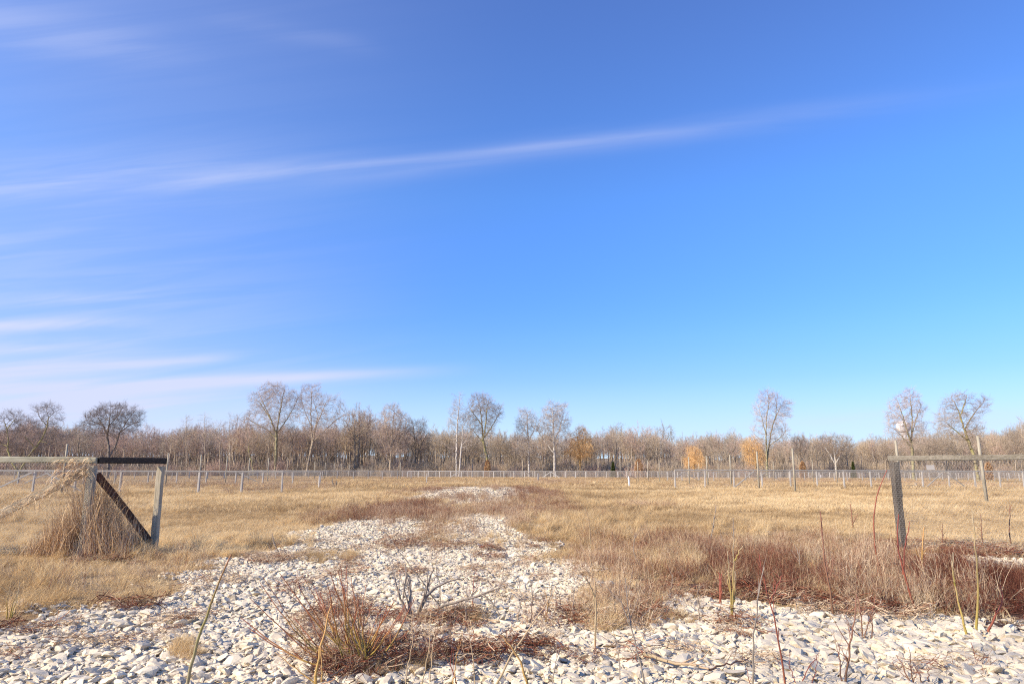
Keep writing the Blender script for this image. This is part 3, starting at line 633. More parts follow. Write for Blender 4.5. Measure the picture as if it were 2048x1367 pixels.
def tree_geo(skel, ells, n_att, step, Rt, r0, seed, kill=None, infl=None, tw=(3, .7, 1.5, .016), droop=0.0, thick=.55, up=.08, shell=.35):
    """returns trunk Geo and crown Geo. ells = list of (cx,cy,cz,rx,ry,rz,weight)"""
    rs = np.random.default_rng(seed); W_ = np.array([e[6] for e in ells], float); W_ /= W_.sum(); att = []
    for e, w in zip(ells, W_):
        m = max(4, int(n_att*w)); q = rs.normal(size=(m, 3)); q /= np.linalg.norm(q, axis=1, keepdims=True); th_ = np.arctan2(q[:, 2], q[:, 0]); ph_ = rs.uniform(0, 6.28, 3); q *= (rs.random(m)**(shell+.06)*(.90+.10*np.sin(3*th_+ph_[0])+.09*np.sin(5*th_+ph_[1])+.08*np.sin(9*th_+ph_[2])))[:, None]
        att.append(q*np.array(e[3:6])+np.array(e[:3]))
    att = np.concatenate(att); pos, par = colonise(skel, att, step, infl or step*14, kill or step*1.6, rs, up=up)
    n = len(pos); cnt = np.zeros(n); has = np.zeros(n, bool); has[par[1:]] = True; cnt[~has] = 1
    for i in range(n-1, 0, -1): cnt[par[i]] += cnt[i]
    kx = math.log(Rt/r0)/math.log(max(cnt[0], 2)); r = r0*np.maximum(cnt, 1)**kx
    # root flare
    c = np.arange(1, n); p = par[c]; r1 = r[c]; rp = np.minimum(r[p], r1*1.25+.002); big = r1 > thick*Rt*.42
    zmin = pos[0][2]; rp = np.where(pos[p][:, 2] < zmin+.8, rp*1.3, rp)
    T, C = Geo(), Geo()
    T.add(*tubes(pos[p][big], pos[c][big], rp[big], r1[big], 7))
    s = ~big; mid = s & (r1 > r0*2.6); fin = s & ~mid
    if mid.any(): C.add(*tubes(pos[p][mid], pos[c][mid], rp[mid], r1[mid], 5))
    if fin.any(): C.add(*tubes(pos[p][fin], pos[c][fin], rp[fin], r1[fin], 3))
    k, l0, l1, w = tw; cand = np.where((cnt <= 3) & (np.arange(n) > 0))[0]
    if len(cand) and k:
        src = np.repeat(cand, k); d = norm(pos[src]-pos[par[src]]); m = len(src); L = rs.uniform(l0, l1, m)
        d = norm(d+rs.normal(0, .50, (m, 3))+[0, 0, up*2]); P0 = pos[src]; P1 = P0+d*(L*.5)[:, None]; d2 = norm(d+rs.normal(0, .25, (m, 3))+[0, 0, -droop*1.5]); P2 = P1+d2*(L*.5)[:, None]
        Ps = [P0, P1, P2]; Ws = [1, .75, .4]
        if droop: P3 = P2+norm(d2*.4+[0, 0, -droop*2])*(L*.7)[:, None]; Ps.append(P3); Ws = [1, .8, .7, .4]
        v, f = ribbons(np.stack(Ps, 1), np.array(Ws)[None]*np.full((m, 1), w)); C.add(v, f)
        # side twiglets
        src2 = np.repeat(np.arange(m), 2); q0 = P1[src2]; dd = norm(d[src2]+rs.normal(0, .6, (2*m, 3))); v, f = ribbons(np.stack([q0, q0+dd*(L[src2]*.45)[:, None]], 1), np.array([.7, .35])[None]*np.full((2*m, 1), w)); C.add(v, f)
    return T, C
def px_tree(name, label, cat, D, base, skel_px, ells_px, mt, mc, Rt, seed, n_att=700, r0=.022, step=.55, group=None, **kw):
    n_att = int(n_att*1.8); step *= .82; kw.setdefault('kill', step*1.7); kw.setdefault('tw', (5, 1.5*step, 4.6*step, r0*1.1)); xs_ = [e[0] for e in ells_px]; lo_ = max(e[1]+e[3] for e in ells_px); wd_ = (max(e[0]+e[2] for e in ells_px)-min(e[0]-e[2] for e in ells_px))/2; ells_px = list(ells_px)+([(sum(xs_)/len(xs_), min(lo_+4, base[1]-28), wd_*.72, 16, sum(e[4] for e in ells_px)*.16)] if lo_ < base[1]-36 else []); bx0 = min(e[0]-e[2] for e in ells_px); bx1 = max(e[0]+e[2] for e in ells_px); by0 = min(e[1]-e[3] for e in ells_px); by1 = max(e[1]+e[3] for e in ells_px); ells_px.append(((bx0+bx1)/2, by0+.60*(by1-by0), .44*(bx1-bx0), .44*(by1-by0), sum(e[4] for e in ells_px)*.40)); kw.setdefault('up', .22); Rt *= .68
    """a tree standing at distance D; its limbs and crown follow the photograph, with real depth"""
    rs = np.random.default_rng(seed+5)
    o = on_y(base[0], base[1], D); o[2] = -.05; s = D/F
    def P(q): v_ = on_y(q[0], q[1], D); return np.array([v_[0]-o[0], q[2]*s if len(q) > 2 else 0, v_[2]-o[2]])
    sk = []
    for line in skel_px:
        l_ = []
        for i, q in enumerate(line): l_.append(P(q))
        sk.append(l_)
    sk[0][0] = np.array([0., 0, 0])
    el = []
    for (cx, cy, rx, ry, w) in ells_px: c = P((cx, cy)); rz = ry*s; c[1] = rs.normal(0, rx*s*.15); el.append((c[0], c[1], c[2], rx*s, min(rx*s*1.0, 7), rz, w))
    T, C = tree_geo(sk, el, n_att, step, Rt, r0, seed, **kw)
    root = empty(name, (o[0], o[1], o[2])); tag(root, label, cat, group)
    T.build('trunk', mt, root, True); C.build('crown', mc, root, True); return root

FARD = 206
TR = 'bare_tree'
px_tree('cottonwood_tree', 'tall bare tree with a broad vase shaped crown, left of the leaning one', 'tree', FARD, (551, 946), [[(551, 946), (552, 905), (553, 868), (556, 835, 5), (562, 800, 6), (568, 775, 4)], [(553, 868), (541, 830, -8), (528, 800, -14), (520, 780, -14)], [(553, 868), (570, 838, 10), (584, 812, 14), (594, 790, 14)], [(553, 878), (532, 858, 6), (505, 845, 10), (488, 832, 10)], [(541, 838), (522, 808), (506, 792)]],
        [(560, 795, 36, 32, 5), (520, 800, 26, 24, 3), (592, 812, 16, 26, 1.6), (495, 838, 22, 16, 1.5), (545, 780, 26, 18, 2)], B_olive, T_pink, .60, 11, 1000)
px_tree('cottonwood_tree', 'tall bare tree with a leaning trunk and one long limb reaching right', 'tree', FARD-2, (612, 946), [[(612, 946), (619, 915), (625, 888), (621, 850, 4), (620, 815, 6), (622, 780, 4)], [(625, 888), (633, 855, -8), (646, 828, -12), (655, 805, -10)], [(625, 886), (645, 862, 8), (670, 838, 10), (697, 821, 12)], [(621, 850), (610, 828, 8), (598, 795, 12), (600, 780, 10)], [(633, 858), (636, 830), (628, 805)], [(620, 850), (606, 845), (590, 842)]],
        [(620, 785, 24, 22, 3), (645, 812, 22, 26, 2.4), (682, 832, 20, 12, 1.4), (604, 812, 16, 28, 1.4), (650, 850, 24, 14, .7)], B_brown, T_pink, .55, 12, 620)
px_tree('maple_tree', 'rounded bare tree with reddish top and many upright limbs, alone before the wood', 'tree', FARD, (781, 946), [[(781, 946), (781, 925), (783, 890), (786, 850), (788, 822)], [(781, 925), (772, 905, 6), (762, 880, 8), (756, 850, 8)], [(781, 920), (796, 895, -6), (810, 865, -8), (815, 842, -8)], [(783, 900), (775, 865, -8), (770, 835, -6)], [(783, 895), (797, 855, 8), (803, 828, 8)]],
        [(786, 838, 32, 30, 5), (765, 868, 20, 26, 2), (806, 868, 20, 30, 2)], B_brown, T_pink, .5, 13, 1100, r0=.026)
px_tree(TR, 'dark bare tree with a low forked crown right of the reddish maple', 'tree', FARD+10, (830, 946), [[(830, 946), (831, 915), (829, 880), (827, 850)], [(830, 920), (842, 890), (855, 865)], [(830, 915), (818, 885), (812, 862)]],
        [(832, 862, 30, 28, 4), (850, 872, 18, 18, 1)], B_dark, T_dark, .4, 14, 520)
px_tree('sycamore_tree', 'slender white trunked tree, tallest of the white pair', 'tree', FARD-4, (913, 944), [[(913, 944), (913, 900), (914, 860), (917, 820), (920, 790)], [(913, 898), (900, 896, 4), (884, 886, 8)], [(914, 880), (905, 868), (898, 862)]],
        [(914, 822, 15, 36, 4), (920, 800, 8, 18, 1), (900, 850, 10, 16, .8)], B_white, T_white, .34, 15, 330, r0=.02)
px_tree('sycamore_tree', 'slender white trunked tree leaning right, shorter of the white pair', 'tree', FARD-5, (918, 944), [[(918, 944), (922, 905), (925, 870), (926, 845)], [(922, 892), (932, 880), (942, 862)], [(922, 896), (938, 890), (952, 888)]],
        [(926, 848, 14, 22, 2), (940, 868, 12, 14, 1)], B_white, T_white, .32, 16, 200, r0=.02)
px_tree('cottonwood_tree', 'tall olive trunked tree with an even fan shaped crown, beside the white pair', 'tree', FARD-3, (979, 946), [[(979, 946), (974, 915), (967, 885), (964, 850, 4), (960, 815, 6), (955, 795, 5)], [(967, 880), (972, 845, -6), (974, 815, -8), (980, 796, -8)], [(966, 876), (982, 855, 8), (996, 830, 10), (1002, 815, 10)], [(967, 885), (948, 862, 6), (930, 850, 8), (925, 840, 8)], [(964, 850), (946, 825), (936, 808)]],
        [(966, 812, 34, 26, 5), (992, 825, 17, 20, 1.6), (942, 835, 18, 22, 1.6)], B_moss, T_tan, .55, 17, 800)
px_tree('sycamore_tree', 'pale bare tree with a narrow crown, just left of the larger whitish tree', 'tree', FARD, (1058, 946), [[(1058, 946), (1057, 900), (1055, 860), (1054, 830)], [(1057, 905), (1045, 893), (1032, 885)], [(1056, 885), (1066, 865), (1072, 845)]],
        [(1054, 845, 26, 30, 4), (1042, 880, 18, 16, 1)], B_white, T_white, .42, 18, 560, r0=.026)
px_tree('sycamore_tree', 'large whitish tree with thick low limbs on both sides', 'tree', FARD-2, (1109, 946), [[(1109, 946), (1109, 905), (1107, 870), (1106, 835), (1106, 808)], [(1109, 908), (1095, 888, 6), (1080, 868, 10), (1073, 855, 10)], [(1109, 914), (1122, 902, -6), (1138, 890, -8)], [(1109, 918), (1098, 906), (1082, 900)], [(1107, 880), (1118, 862), (1124, 840)]],
        [(1109, 832, 28, 34, 5), (1130, 850, 14, 22, 1.2), (1082, 858, 14, 22, 1.2)], B_white, T_white, .50, 19, 800, r0=.026)
px_tree('willow_tree', 'broad orange twigged tree right of the large whitish tree', 'tree', FARD+2, (1160, 946), [[(1160, 946), (1160, 915), (1156, 880), (1152, 862)], [(1160, 918), (1170, 885), (1175, 865)], [(1160, 918), (1146, 895)]],
        [(1160, 880, 27, 28, 4), (1160, 905, 32, 18, 2)], B_orange, T_orange, .40, 20, 620, r0=.03, droop=.45)
px_tree('willow_tree', 'round deep orange willow with drooping twigs, smallest of the three orange trees', 'tree', FARD-6, (1388, 942), [[(1388, 942), (1388, 925), (1386, 905)], [(1388, 928), (1396, 910)], [(1388, 928), (1379, 912)]],
        [(1388, 912, 20, 20, 4), (1388, 925, 23, 12, 2)], B_orange, T_orange, .30, 21, 420, r0=.03, droop=.9, step=.45)
px_tree('willow_tree', 'loose yellow orange tree at the left foot of the tall two stemmed tree', 'tree', FARD+3, (1511, 942), [[(1511, 942), (1511, 915), (1508, 890)], [(1511, 918), (1520, 895)], [(1511, 918), (1500, 900)]],
        [(1508, 895, 23, 24, 4), (1510, 920, 24, 16, 2)], B_orange, T_orange, .34, 22, 480, r0=.03, droop=.4)
px_tree('cottonwood_tree', 'tall two stemmed tree standing alone right of centre, with a high open crown', 'tree', FARD-4, (1534, 944), [[(1534, 944), (1533, 910), (1532, 870), (1534, 835, 4), (1540, 805, 4), (1537, 785, 4)], [(1533, 925), (1541, 885, 6), (1548, 850, 8), (1562, 818, 10), (1572, 800, 10)], [(1532, 870), (1522, 840, -8), (1514, 815, -10)], [(1548, 850), (1552, 830), (1553, 800)], [(1532, 880), (1516, 875), (1504, 862)], [(1541, 890), (1560, 875), (1572, 862)]],
        [(1537, 800, 24, 24, 4), (1568, 818, 18, 26, 2.4), (1516, 820, 14, 22, 1.4), (1566, 860, 16, 18, .8), (1508, 868, 8, 14, .4)], B_olive, T_pink, .48, 23, 620)
px_tree('cottonwood_tree', 'tall bare tree in front of the white water tower', 'tree', 150, (1826, 948), [[(1826, 948), (1825, 905), (1823, 875), (1827, 840, 4), (1824, 805, 4), (1822, 785, 4)], [(1824, 890), (1812, 865, -6), (1800, 838, -8), (1785, 822, -8), (1770, 826, -8)], [(1823, 870), (1836, 835, 6), (1845, 812, 6)], [(1812, 868), (1807, 835), (1797, 808), (1792, 795)], [(1824, 895), (1804, 872), (1786, 855), (1778, 852)], [(1829, 842), (1842, 842), (1855, 845)]],
        [(1820, 798, 22, 24, 3), (1795, 812, 20, 18, 2), (1840, 818, 14, 20, 1.4), (1782, 838, 16, 14, .8), (1845, 855, 12, 18, .8), (1795, 870, 16, 16, .8)], B_olive, T_pink, .46, 24, 620, r0=.018, step=.42)
px_tree('cottonwood_tree', 'bare tree with a strongly leaning trunk behind the right corner fence', 'tree', 120, (1957, 955), [[(1957, 955), (1948, 912), (1937, 882), (1929, 858), (1922, 828, 4), (1912, 805, 4), (1905, 795, 4)], [(1929, 858), (1944, 838, 6), (1962, 815, 8), (1975, 798, 8)], [(1937, 884), (1915, 868, -6), (1893, 850, -8), (1878, 838, -8)], [(1922, 830), (1930, 805), (1933, 790)], [(1934, 866), (1950, 858), (1965, 858)]],
        [(1925, 800, 26, 20, 3), (1900, 808, 16, 18, 1.6), (1962, 812, 18, 22, 2), (1890, 842, 24, 14, 1.2), (1945, 835, 20, 16, 1), (1958, 860, 14, 8, .4)], B_moss, T_tan, .36, 25, 640, r0=.014, step=.34)
px_tree(TR, 'low pale many stemmed tree with a wide rounded crown, before the right wood', 'tree', FARD, (1672, 942), [[(1672, 942), (1670, 920), (1668, 895), (1670, 878)], [(1672, 930), (1660, 908), (1648, 892)], [(1672, 928), (1684, 905), (1698, 888)], [(1670, 915), (1680, 890)]],
        [(1670, 890, 38, 22, 4)], B_white, T_tan, .34, 26, 420, r0=.026)
px_tree('ash_tree', 'dark umbrella crowned tree with a forked trunk at the left', 'tree', 120, (216, 948), [[(216, 948), (217, 925), (218, 900), (212, 870, 4), (202, 848, 6), (190, 832, 6)], [(218, 915), (228, 890, 6), (236, 862, 8), (250, 840, 8), (262, 825, 8)], [(212, 872), (222, 845, -6), (224, 822, -6)], [(202, 850), (185, 842), (172, 840)], [(236, 865), (255, 852), (276, 842)], [(222, 850), (236, 832)]],
        [(226, 826, 50, 20, 5), (180, 840, 20, 18, 1.4), (270, 836, 22, 18, 1.6), (228, 845, 55, 14, 1.5)], B_dark, T_dark, .34, 27, 1000, r0=.015, step=.34)
px_tree('locust_tree', 'crooked yellow mossed tree with two diverging trunks at the left edge', 'tree', 88, (36, 955), [[(36, 955), (38, 944), (52, 915, 3), (68, 895, 4), (82, 875, 4), (92, 852, 4), (94, 832, 4), (90, 818, 4)], [(37, 944), (26, 925, -3), (18, 900, -4), (20, 880, -4), (16, 855, -4), (10, 838, -4)], [(68, 895), (60, 880, -5), (46, 866, -6)], [(94, 835), (108, 824), (116, 820)], [(18, 892), (4, 888), (-20, 880)], [(92, 850), (80, 835), (72, 815)], [(16, 858), (30, 838), (38, 825)], [(78, 882), (98, 886), (120, 880)]],
        [(92, 822, 26, 18, 3), (112, 840, 14, 12, 1), (14, 835, 26, 20, 2.2), (40, 845, 12, 10, .6), (60, 872, 24, 12, .6), (-20, 870, 26, 20, 1), (110, 868, 18, 12, .4)], B_moss, T_dark, .24, 28, 520, r0=.011, step=.26)
for i, (bx, top, lb) in enumerate(((374, 828, 'slender pale tree, leftmost of the pale spires above the left wood'), (411, 822, 'slender pale tree, second from the left of the pale spires above the left wood'), (441, 838, 'slender pale tree, third from the left and shortest of the pale spires'), (461, 826, 'slender pale tree, rightmost of the pale spires above the left wood'))):
    px_tree('birch_tree', lb, 'tree', FARD-4-i, (bx, 945), [[(bx, 945), (bx-1, 900), (bx-2, 860), (bx-1, top+8)], [(bx-1, 900), (bx+10, 880)], [(bx-1, 890), (bx-11, 872)]],
            [(bx-1, (top+890)/2, 11, (890-top)/2, 3)], B_brown, T_white, .20, 40+i, 150, r0=.018, group='pale spires above the left wood')
px_tree('crooked_tree', 'small crooked yellow barked tree leaning left below the vase crowned tree', 'tree', FARD-8, (508, 946), [[(508, 946), (504, 925), (498, 905), (497, 888)], [(498, 905), (490, 895)]], [(499, 884, 12, 14, 2)], B_moss, T_tan, .22, 50, 90)
for i, (bx, top, hw, lb) in enumerate(((128, 866, 18, 'low pale shrubby tree behind the left rail'), (575, 885, 16, 'small grey tree between the two tall trees at left'), (945, 905, 14, 'small spreading tree with an orange brown trunk before the wood'), (1045, 905, 10, 'thin double stemmed tree left of the pale narrow tree'), (1196, 870, 14, 'grey tree at the right side of the broad orange tree'), (1602, 868, 20, 'grey bare tree between the tall two stemmed one and the low pale one'), (1770, 880, 24, 'dark rounded tree left of the tree before the water tower'), (1865, 868, 26, 'twiggy grey tree right of the tree before the water tower'), (2030, 852, 34, 'large grey tree at the right edge of the far wood'))):
    px_tree(TR, lb, 'tree', FARD-5+i, (bx, 945), [[(bx, 945), (bx+1, 922), (bx-2, 900)], [(bx+1, 925), (bx-hw*.6, 900)], [(bx+1, 922), (bx+hw*.6, 898)]], [(bx, (top+915)/2, hw, (915-top)/2, 3)], B_brown, T_tan, .26, 60+i, 260, r0=.022)

# conifers
def conifer(px, top, hwpx, D, label, m, name='juniper'):
    b0 = on_y(px, 943, D); t0 = on_y(px, top, D); h = t0[2]+.1; w = hwpx*D/F; rs = np.random.default_rng(int(px)); n = 2200
    zz = rs.random(n)**1.3; r = w*((1-zz)**.75 if name == 'juniper' else np.sqrt(np.maximum(1-(zz*1.02)**3, .01)))*(.4+.6*rs.random(n)); a = rs.random(n)*6.283; c = np.stack([r*np.cos(a), r*np.sin(a), .15+zz*(h-.15)], -1)
    d = norm(np.stack([np.cos(a), np.sin(a), rs.uniform(.2, 1.4, n)], -1)+rs.normal(0, .3, (n, 3))); v, f = ribbons(np.stack([c, c+d*.12, c+d*.26], 1), np.array([.10, .12, .02])[None]*np.ones((n, 1)))
    root = empty(name, (b0[0], D, 0)); tag(root, label, 'tree'); mesh = mesh_np('crown', v, [f], m); link('crown', mesh, root)
    g = Geo(); g.tube([(0, 0, -.1), (0, 0, h*.6)], [.09, .03], 7); g.build('trunk', B_brown, root)
M_ever = bark('evergreen_foliage', (.045, .06, .018), (.09, .105, .03), (.14, .13, .045), 1.5)
M_rust = bark('rusty_foliage', (.36, .22, .11), (.50, .31, .16), (.58, .38, .21), 1.5)
conifer(1226.5, 924, 6, 196, 'small dark green juniper at the foot of the middle far wood', M_ever)
conifer(1707, 924, 5, 192, 'small dull green juniper right of the low pale tree', M_ever)
conifer(1606, 923, 7, 190, 'small rusty orange bush before the far wood', M_rust, 'rusty_bush')
conifer(1278, 918, 9, 199, 'thin orange bush right of the small dark green juniper', M_rust, 'orange_bush')
conifer(975, 920, 7, 200, 'orange bush at the foot of the olive trunked tree', M_rust, 'orange_bush')
conifer(1978, 925, 7, 150, 'orange brown bush seen through the right corner fence', M_rust, 'orange_bush')

# --- the far wood
sk_x = [-400, 0, 60, 120, 200, 300, 380, 430, 480, 560, 640, 700, 730, 780, 850, 900, 1000, 1080, 1150, 1200, 1250, 1300, 1330, 1365, 1400, 1440, 1480, 1540, 1600, 1650, 1700, 1740, 1800, 1850, 1900, 1960, 2020, 2048, 2450]
sk_y = [852, 858, 850, 852, 862, 864, 856, 856, 852, 854, 852, 846, 838, 850, 862, 862, 868, 872, 874, 860, 858, 866, 862, 880, 872, 868, 872, 884, 872, 874, 886, 880, 872, 872, 868, 868, 862, 852, 856]
def wood_var(i):
    rs = np.random.default_rng(900+i); H = 14.0; k = i % 3
    w = [1.5, 2.5, 3.4][k]; zb = [7.0, 6.2, 5.0][k]
    w *= 1.1; x1 = rs.normal(0, .4); sk = [[(0, 0, 0), (x1*.5, rs.normal(0, .3), 4), (x1, 0, zb), (x1+rs.normal(0, .4), 0, zb+3)]]
    if i % 2: sk.append([(x1*.5, 0, 4.2), (x1+rs.uniform(1, 1.8), rs.normal(0, .8), 9)])
    el = [(x1, 0, 13.4, .5, .5, 1.6, .5), (x1, 0, (zb+13.2)/2+.6, w, w, (13.2-zb)/2, 4), (x1+rs.normal(0, .8), rs.normal(0, .8), 12, w*.7, w*.7, 1.5, 1)]
    return tree_geo(sk, el, [300, 420, 520][k], .5, [.13, .17, .22][k], .018, 950+i, tw=(4, .6, 1.5, .028), up=.25)
WV = []
NV = 9
for i in range(NV):
    T, C = wood_var(i); WV.append((T.mesh('trunk', W_trunk, True), [C.mesh('crown', m_, True) for m_ in (W_red, W_grey, W_tan)]))
def wood_spots(n, d0, d1, rs, frac=(.70, 1.08)):
    D = rs.uniform(d0, d1, n); px = rs.uniform(-250, 2300, n); top = np.interp(px, sk_x, sk_y); tall_ = np.where(rs.random(n) < .10, rs.uniform(1.08, 1.2, n), 1); x = np.array([on_y(a, 940, b_)[0] for a, b_ in zip(px, D)]); h = tall_*np.array([on_y(a, t_, b_)[2] for a, t_, b_ in zip(px, top, D)])*rs.uniform(*frac, n)
    return px, x, D, h
rs = np.random.default_rng(77); px, x, D, h = wood_spots(286, 209, 236, rs)
zones = [('bare reddish brown tree in the front rank of the left wood', 'trees of the left wood'), ('bare grey brown tree in the front rank of the middle wood', 'trees of the middle wood'), ('bare grey tree in the front rank of the right wood', 'trees of the right wood')]
def tone_pick(p, rs):
    pr = [.62, .25, .13] if p < 520 else ([.42, .36, .22] if p < 860 else ([.15, .55, .30] if p < 1200 else ([.30, .5, .2] if p < 1420 else [.15, .6, .25])))
    return int(rs.choice(3, p=pr))
for i in range(len(px)):
    v_ = WV[int(rs.integers(NV))]; zn = zones[0 if px[i] < 740 else (1 if px[i] < 1300 else 2)]; s = h[i]/13.9
    e_ = empty('forest_tree', (x[i], D[i], -.1), rs.uniform(0, 6.28)); e_.scale = (s*rs.uniform(.85, 1.15), s*rs.uniform(.85, 1.15), s); tag(e_, zn[0], 'tree', zn[1])
    link('trunk', v_[0], e_); link('crown', v_[1][tone_pick(px[i], rs)], e_)
# the depth of the wood behind its front rank, one mass
PR = []
for tmesh, cms in WV:
    for cm in cms:
        ms = bpy.data.meshes.new('wood_tree'); n1, n2 = len(tmesh.vertices), len(cm.vertices)
        a = np.zeros(n1*3, np.float32); b_ = np.zeros(n2*3, np.float32); tmesh.vertices.foreach_get('co', a); cm.vertices.foreach_get('co', b_)
        def quads(me_): q = np.zeros(len(me_.loops), np.int32); me_.loops.foreach_get('vertex_index', q); return q.reshape(-1, 4)
        q1, q2 = quads(tmesh), quads(cm)+n1
        bpy.data.meshes.remove(ms); ms = mesh_np('wood_tree', np.concatenate([a, b_]).reshape(-1, 3), [np.concatenate([q1, q2])], tmesh.materials[0], True); ms.materials.append(cm.materials[0])
        mi = np.concatenate([np.zeros(len(q1), np.int32), np.ones(len(q2), np.int32)]); ms.polygons.foreach_set('material_index', mi); PR.append(proto('wood_tree', ms))
px, x, D, h = wood_spots(1500, 230, 340, rs, (.70, 1.03)); n = len(px); s = h/13.9
idx = np.array([int(rs.integers(NV))*3+tone_pick(p, rs) for p in px])
scatter('distant_wood', PR, np.stack([x, D, np.full(n, -.1)], -1), np.stack([np.zeros(n), np.zeros(n), rs.uniform(0, 6.28, n)], -1), np.stack([s, s, s], -1), idx, rs.random(n))
# undergrowth along the foot of the wood
UB = []
for i in range(4):
    me_ = twiggy(90, 1.1, 1.2, 3.0, .045, .35, 700+i, 6); me_.materials.clear(); me_.materials.append([W_grey, W_tan, W_red, W_grey][i]); UB.append(proto('undergrowth', me_))
n = 5500; D = rs.uniform(206, 300, n); x = np.array([on_y(a, 940, b_)[0] for a, b_ in zip(rs.uniform(-250, 2300, n), D)])
s = rs.uniform(.5, 1.7, n)
scatter('undergrowth', UB, np.stack([x, D, np.full(n, -.1)], -1), np.stack([np.zeros(n), np.zeros(n), rs.uniform(0, 6.28, n)], -1), np.stack([s, s, s*rs.uniform(.7, 1.3, n)], -1), rs.integers(0, 4, n), rs.random(n))
# a low wooded rise closes the view behind the wood
M_hill, t, b = mat('wooded_rise'); t.links.new(ramp(t, noise(t, .5, 6, .75, stretch=(1, 1, .12)), [(.35, (.13, .105, .075)), (.65, (.28, .225, .165))]), b.inputs['Base Color'])
xs = np.linspace(-420, 420, 200); ys = np.array([338, 346, 356, 380, 420]); hh = np.array([0, 6.5, 9.5, 10, 0]); Xg, Yg = np.meshgrid(xs, ys); Zg = hh[:, None]*(.8+.35*vnoise(Xg, Yg, 9, 5)); nx = len(xs)
i = (np.arange(4)[:, None]*nx+np.arange(nx-1)[None]).ravel()
tag(link('hill', mesh_np('hill', np.stack([Xg, Yg, Zg-.2], -1).reshape(-1, 3), [np.stack([i, i+1, i+nx+1, i+nx], -1)], M_hill, True)), kind='structure')

# the tree behind the photographer whose crown shades the right foreground
T, C = tree_geo([[(0, 0, 0), (.2, 0, 3), (.1, .2, 6.2), (.3, 0, 9)], [(.1, .1, 5), (1.6, .5, 8)], [(.1, .1, 5.5), (-1.5, -.5, 8.5)], [(.1, .2, 6), (.2, 1.8, 9)], [(.1, .2, 6), (.2, -1.8, 8.6)]],
                [(0, 0, 11, 4.6, 4.6, 4.2, 5), (0, 0, 7.8, 4.4, 4.4, 2.0, 2)], 1100, .40, .15, .009, 333, tw=(3, .4, .9, .009), kill=.6)
root = empty('shade_tree', (-8.8, -2.9, -.05)); root.scale = (1.08, 1.08, 1.08); tag(root, 'bare tree behind the camera at left, its shadow falls across the right foreground', 'tree'); T.build('trunk', B_brown, root, True); C.build('crown', T_tan, root, True)

# ------------------------------------------------------------------ water tower
D = 430; c = on_y(1807, 853, D); r_ = 13.5*D/F
root = empty('water_tower', (c[0], D, 0)); tag(root, 'white ball shaped water tower showing behind the bare tree at right', 'water tower')
g = Geo(); hz_ = c[2]; prof = [(3.6, 0), (2.6, 1.2), (1.6, 4), (1.25, 9), (1.2, hz_-r_-2.2), (1.7, hz_-r_-.6), (2.4, hz_-r_+.55)]; n = 32
def lathe(g, prof, n=32, cz=0):
    V_ = [[rr*math.cos(a), rr*math.sin(a), zz] for rr, zz in prof for a in np.arange(n)*2*math.pi/n]
    Fq = [[i*n+j, i*n+(j+1) % n, (i+1)*n+(j+1) % n, (i+1)*n+j] for i in range(len(prof)-1) for j in range(n)]; g.add(np.array(V_), Fq)
lathe(g, prof); g.build('pedestal', M_tank, root, True)
g = Geo(); lathe(g, [(max(r_*math.sin(a), .02), hz_-r_*math.cos(a)*.96) for a in np.linspace(0.02, math.pi-.02, 24)]); tk = g.build('tank', M_tank, root, True)
M_mark = plain('dark_lettering', (.10, .10, .12)); g = Geo(); V_ = []
for j, (a0, a1, z0, z1) in enumerate(((-2.30, -2.02, .02, .22), (-2.10, -1.80, -.08, .10))):
    for k_ in range(6):
        a = a0+(a1-a0)*k_/5; e0 = z0; e1 = z1-.08*math.sin(k_)
        for e_ in (e0, e1): V_.append([r_*1.012*math.cos(e_)*math.cos(a), r_*1.012*math.cos(e_)*math.sin(a), hz_+r_*.97*math.sin(e_)])
Fq = [[j*12+k_*2, j*12+k_*2+2, j*12+k_*2+3, j*12+k_*2+1] for j in range(2) for k_ in range(5)]
g.add(np.array(V_), Fq); g.build('painted_mark', M_mark, tk)
g = Geo(); g.tube([(0, 0, hz_+r_*.94), (0, 0, hz_+r_+.8)], .12, 8); lathe(g, [(.9, hz_+r_*.93), (.9, hz_+r_*.96), (.02, hz_+r_*.99)], 16); g.build('roof_vent', M_greym, root)

# ------------------------------------------------------------------ fences
def hexwire(a, b, z0, z1, cell=.05, r=.0013, sag=.0):
    """hexagonal netting between two ground points"""
    a, b = np.array(a, float), np.array(b, float); L = np.linalg.norm(b-a); d = (b-a)/L; w = cell; hgt = cell*.75; cols = int(L/w); rows = int((z1-z0)/hgt)
    P0, P1 = [], []
    I, J = np.meshgrid(np.arange(cols), np.arange(rows)); off = (J % 2)*.5; u0 = (I+off)*w; zc = z0+J*hgt
    # zigzag and uprights
    A_ = np.stack([u0, zc], -1); B_ = np.stack([u0+w*.5, zc+hgt*.35], -1); C_ = np.stack([u0+w, zc], -1); D_ = np.stack([u0+w*.5, zc+hgt], -1)
    for s0, s1 in ((A_, B_), (B_, C_), (B_, D_)): P0.append(s0.reshape(-1, 2)); P1.append(s1.reshape(-1, 2))
    P0 = np.concatenate(P0); P1 = np.concatenate(P1)
    nrm = np.array([-d[1], d[0]])
    def W3(p): s_ = (np.sin(p[:, 0]*2.3)*.012+np.sin(p[:, 0]*5.1+p[:, 1]*4)*.008+np.sin(p[:, 1]*7)*.006); return np.stack([a[0]+d[0]*p[:, 0]+nrm[0]*s_, a[1]+d[1]*p[:, 0]+nrm[1]*s_, p[:, 1]+0*s_], -1)
    return tubes(W3(P0), W3(P1), np.full(len(P0), r), np.full(len(P0), r), 3)
def gp(px, py, z=0.): x_, y_ = on_z(px, py, z); return np.array([float(x_), float(y_)])
HF = 1.70

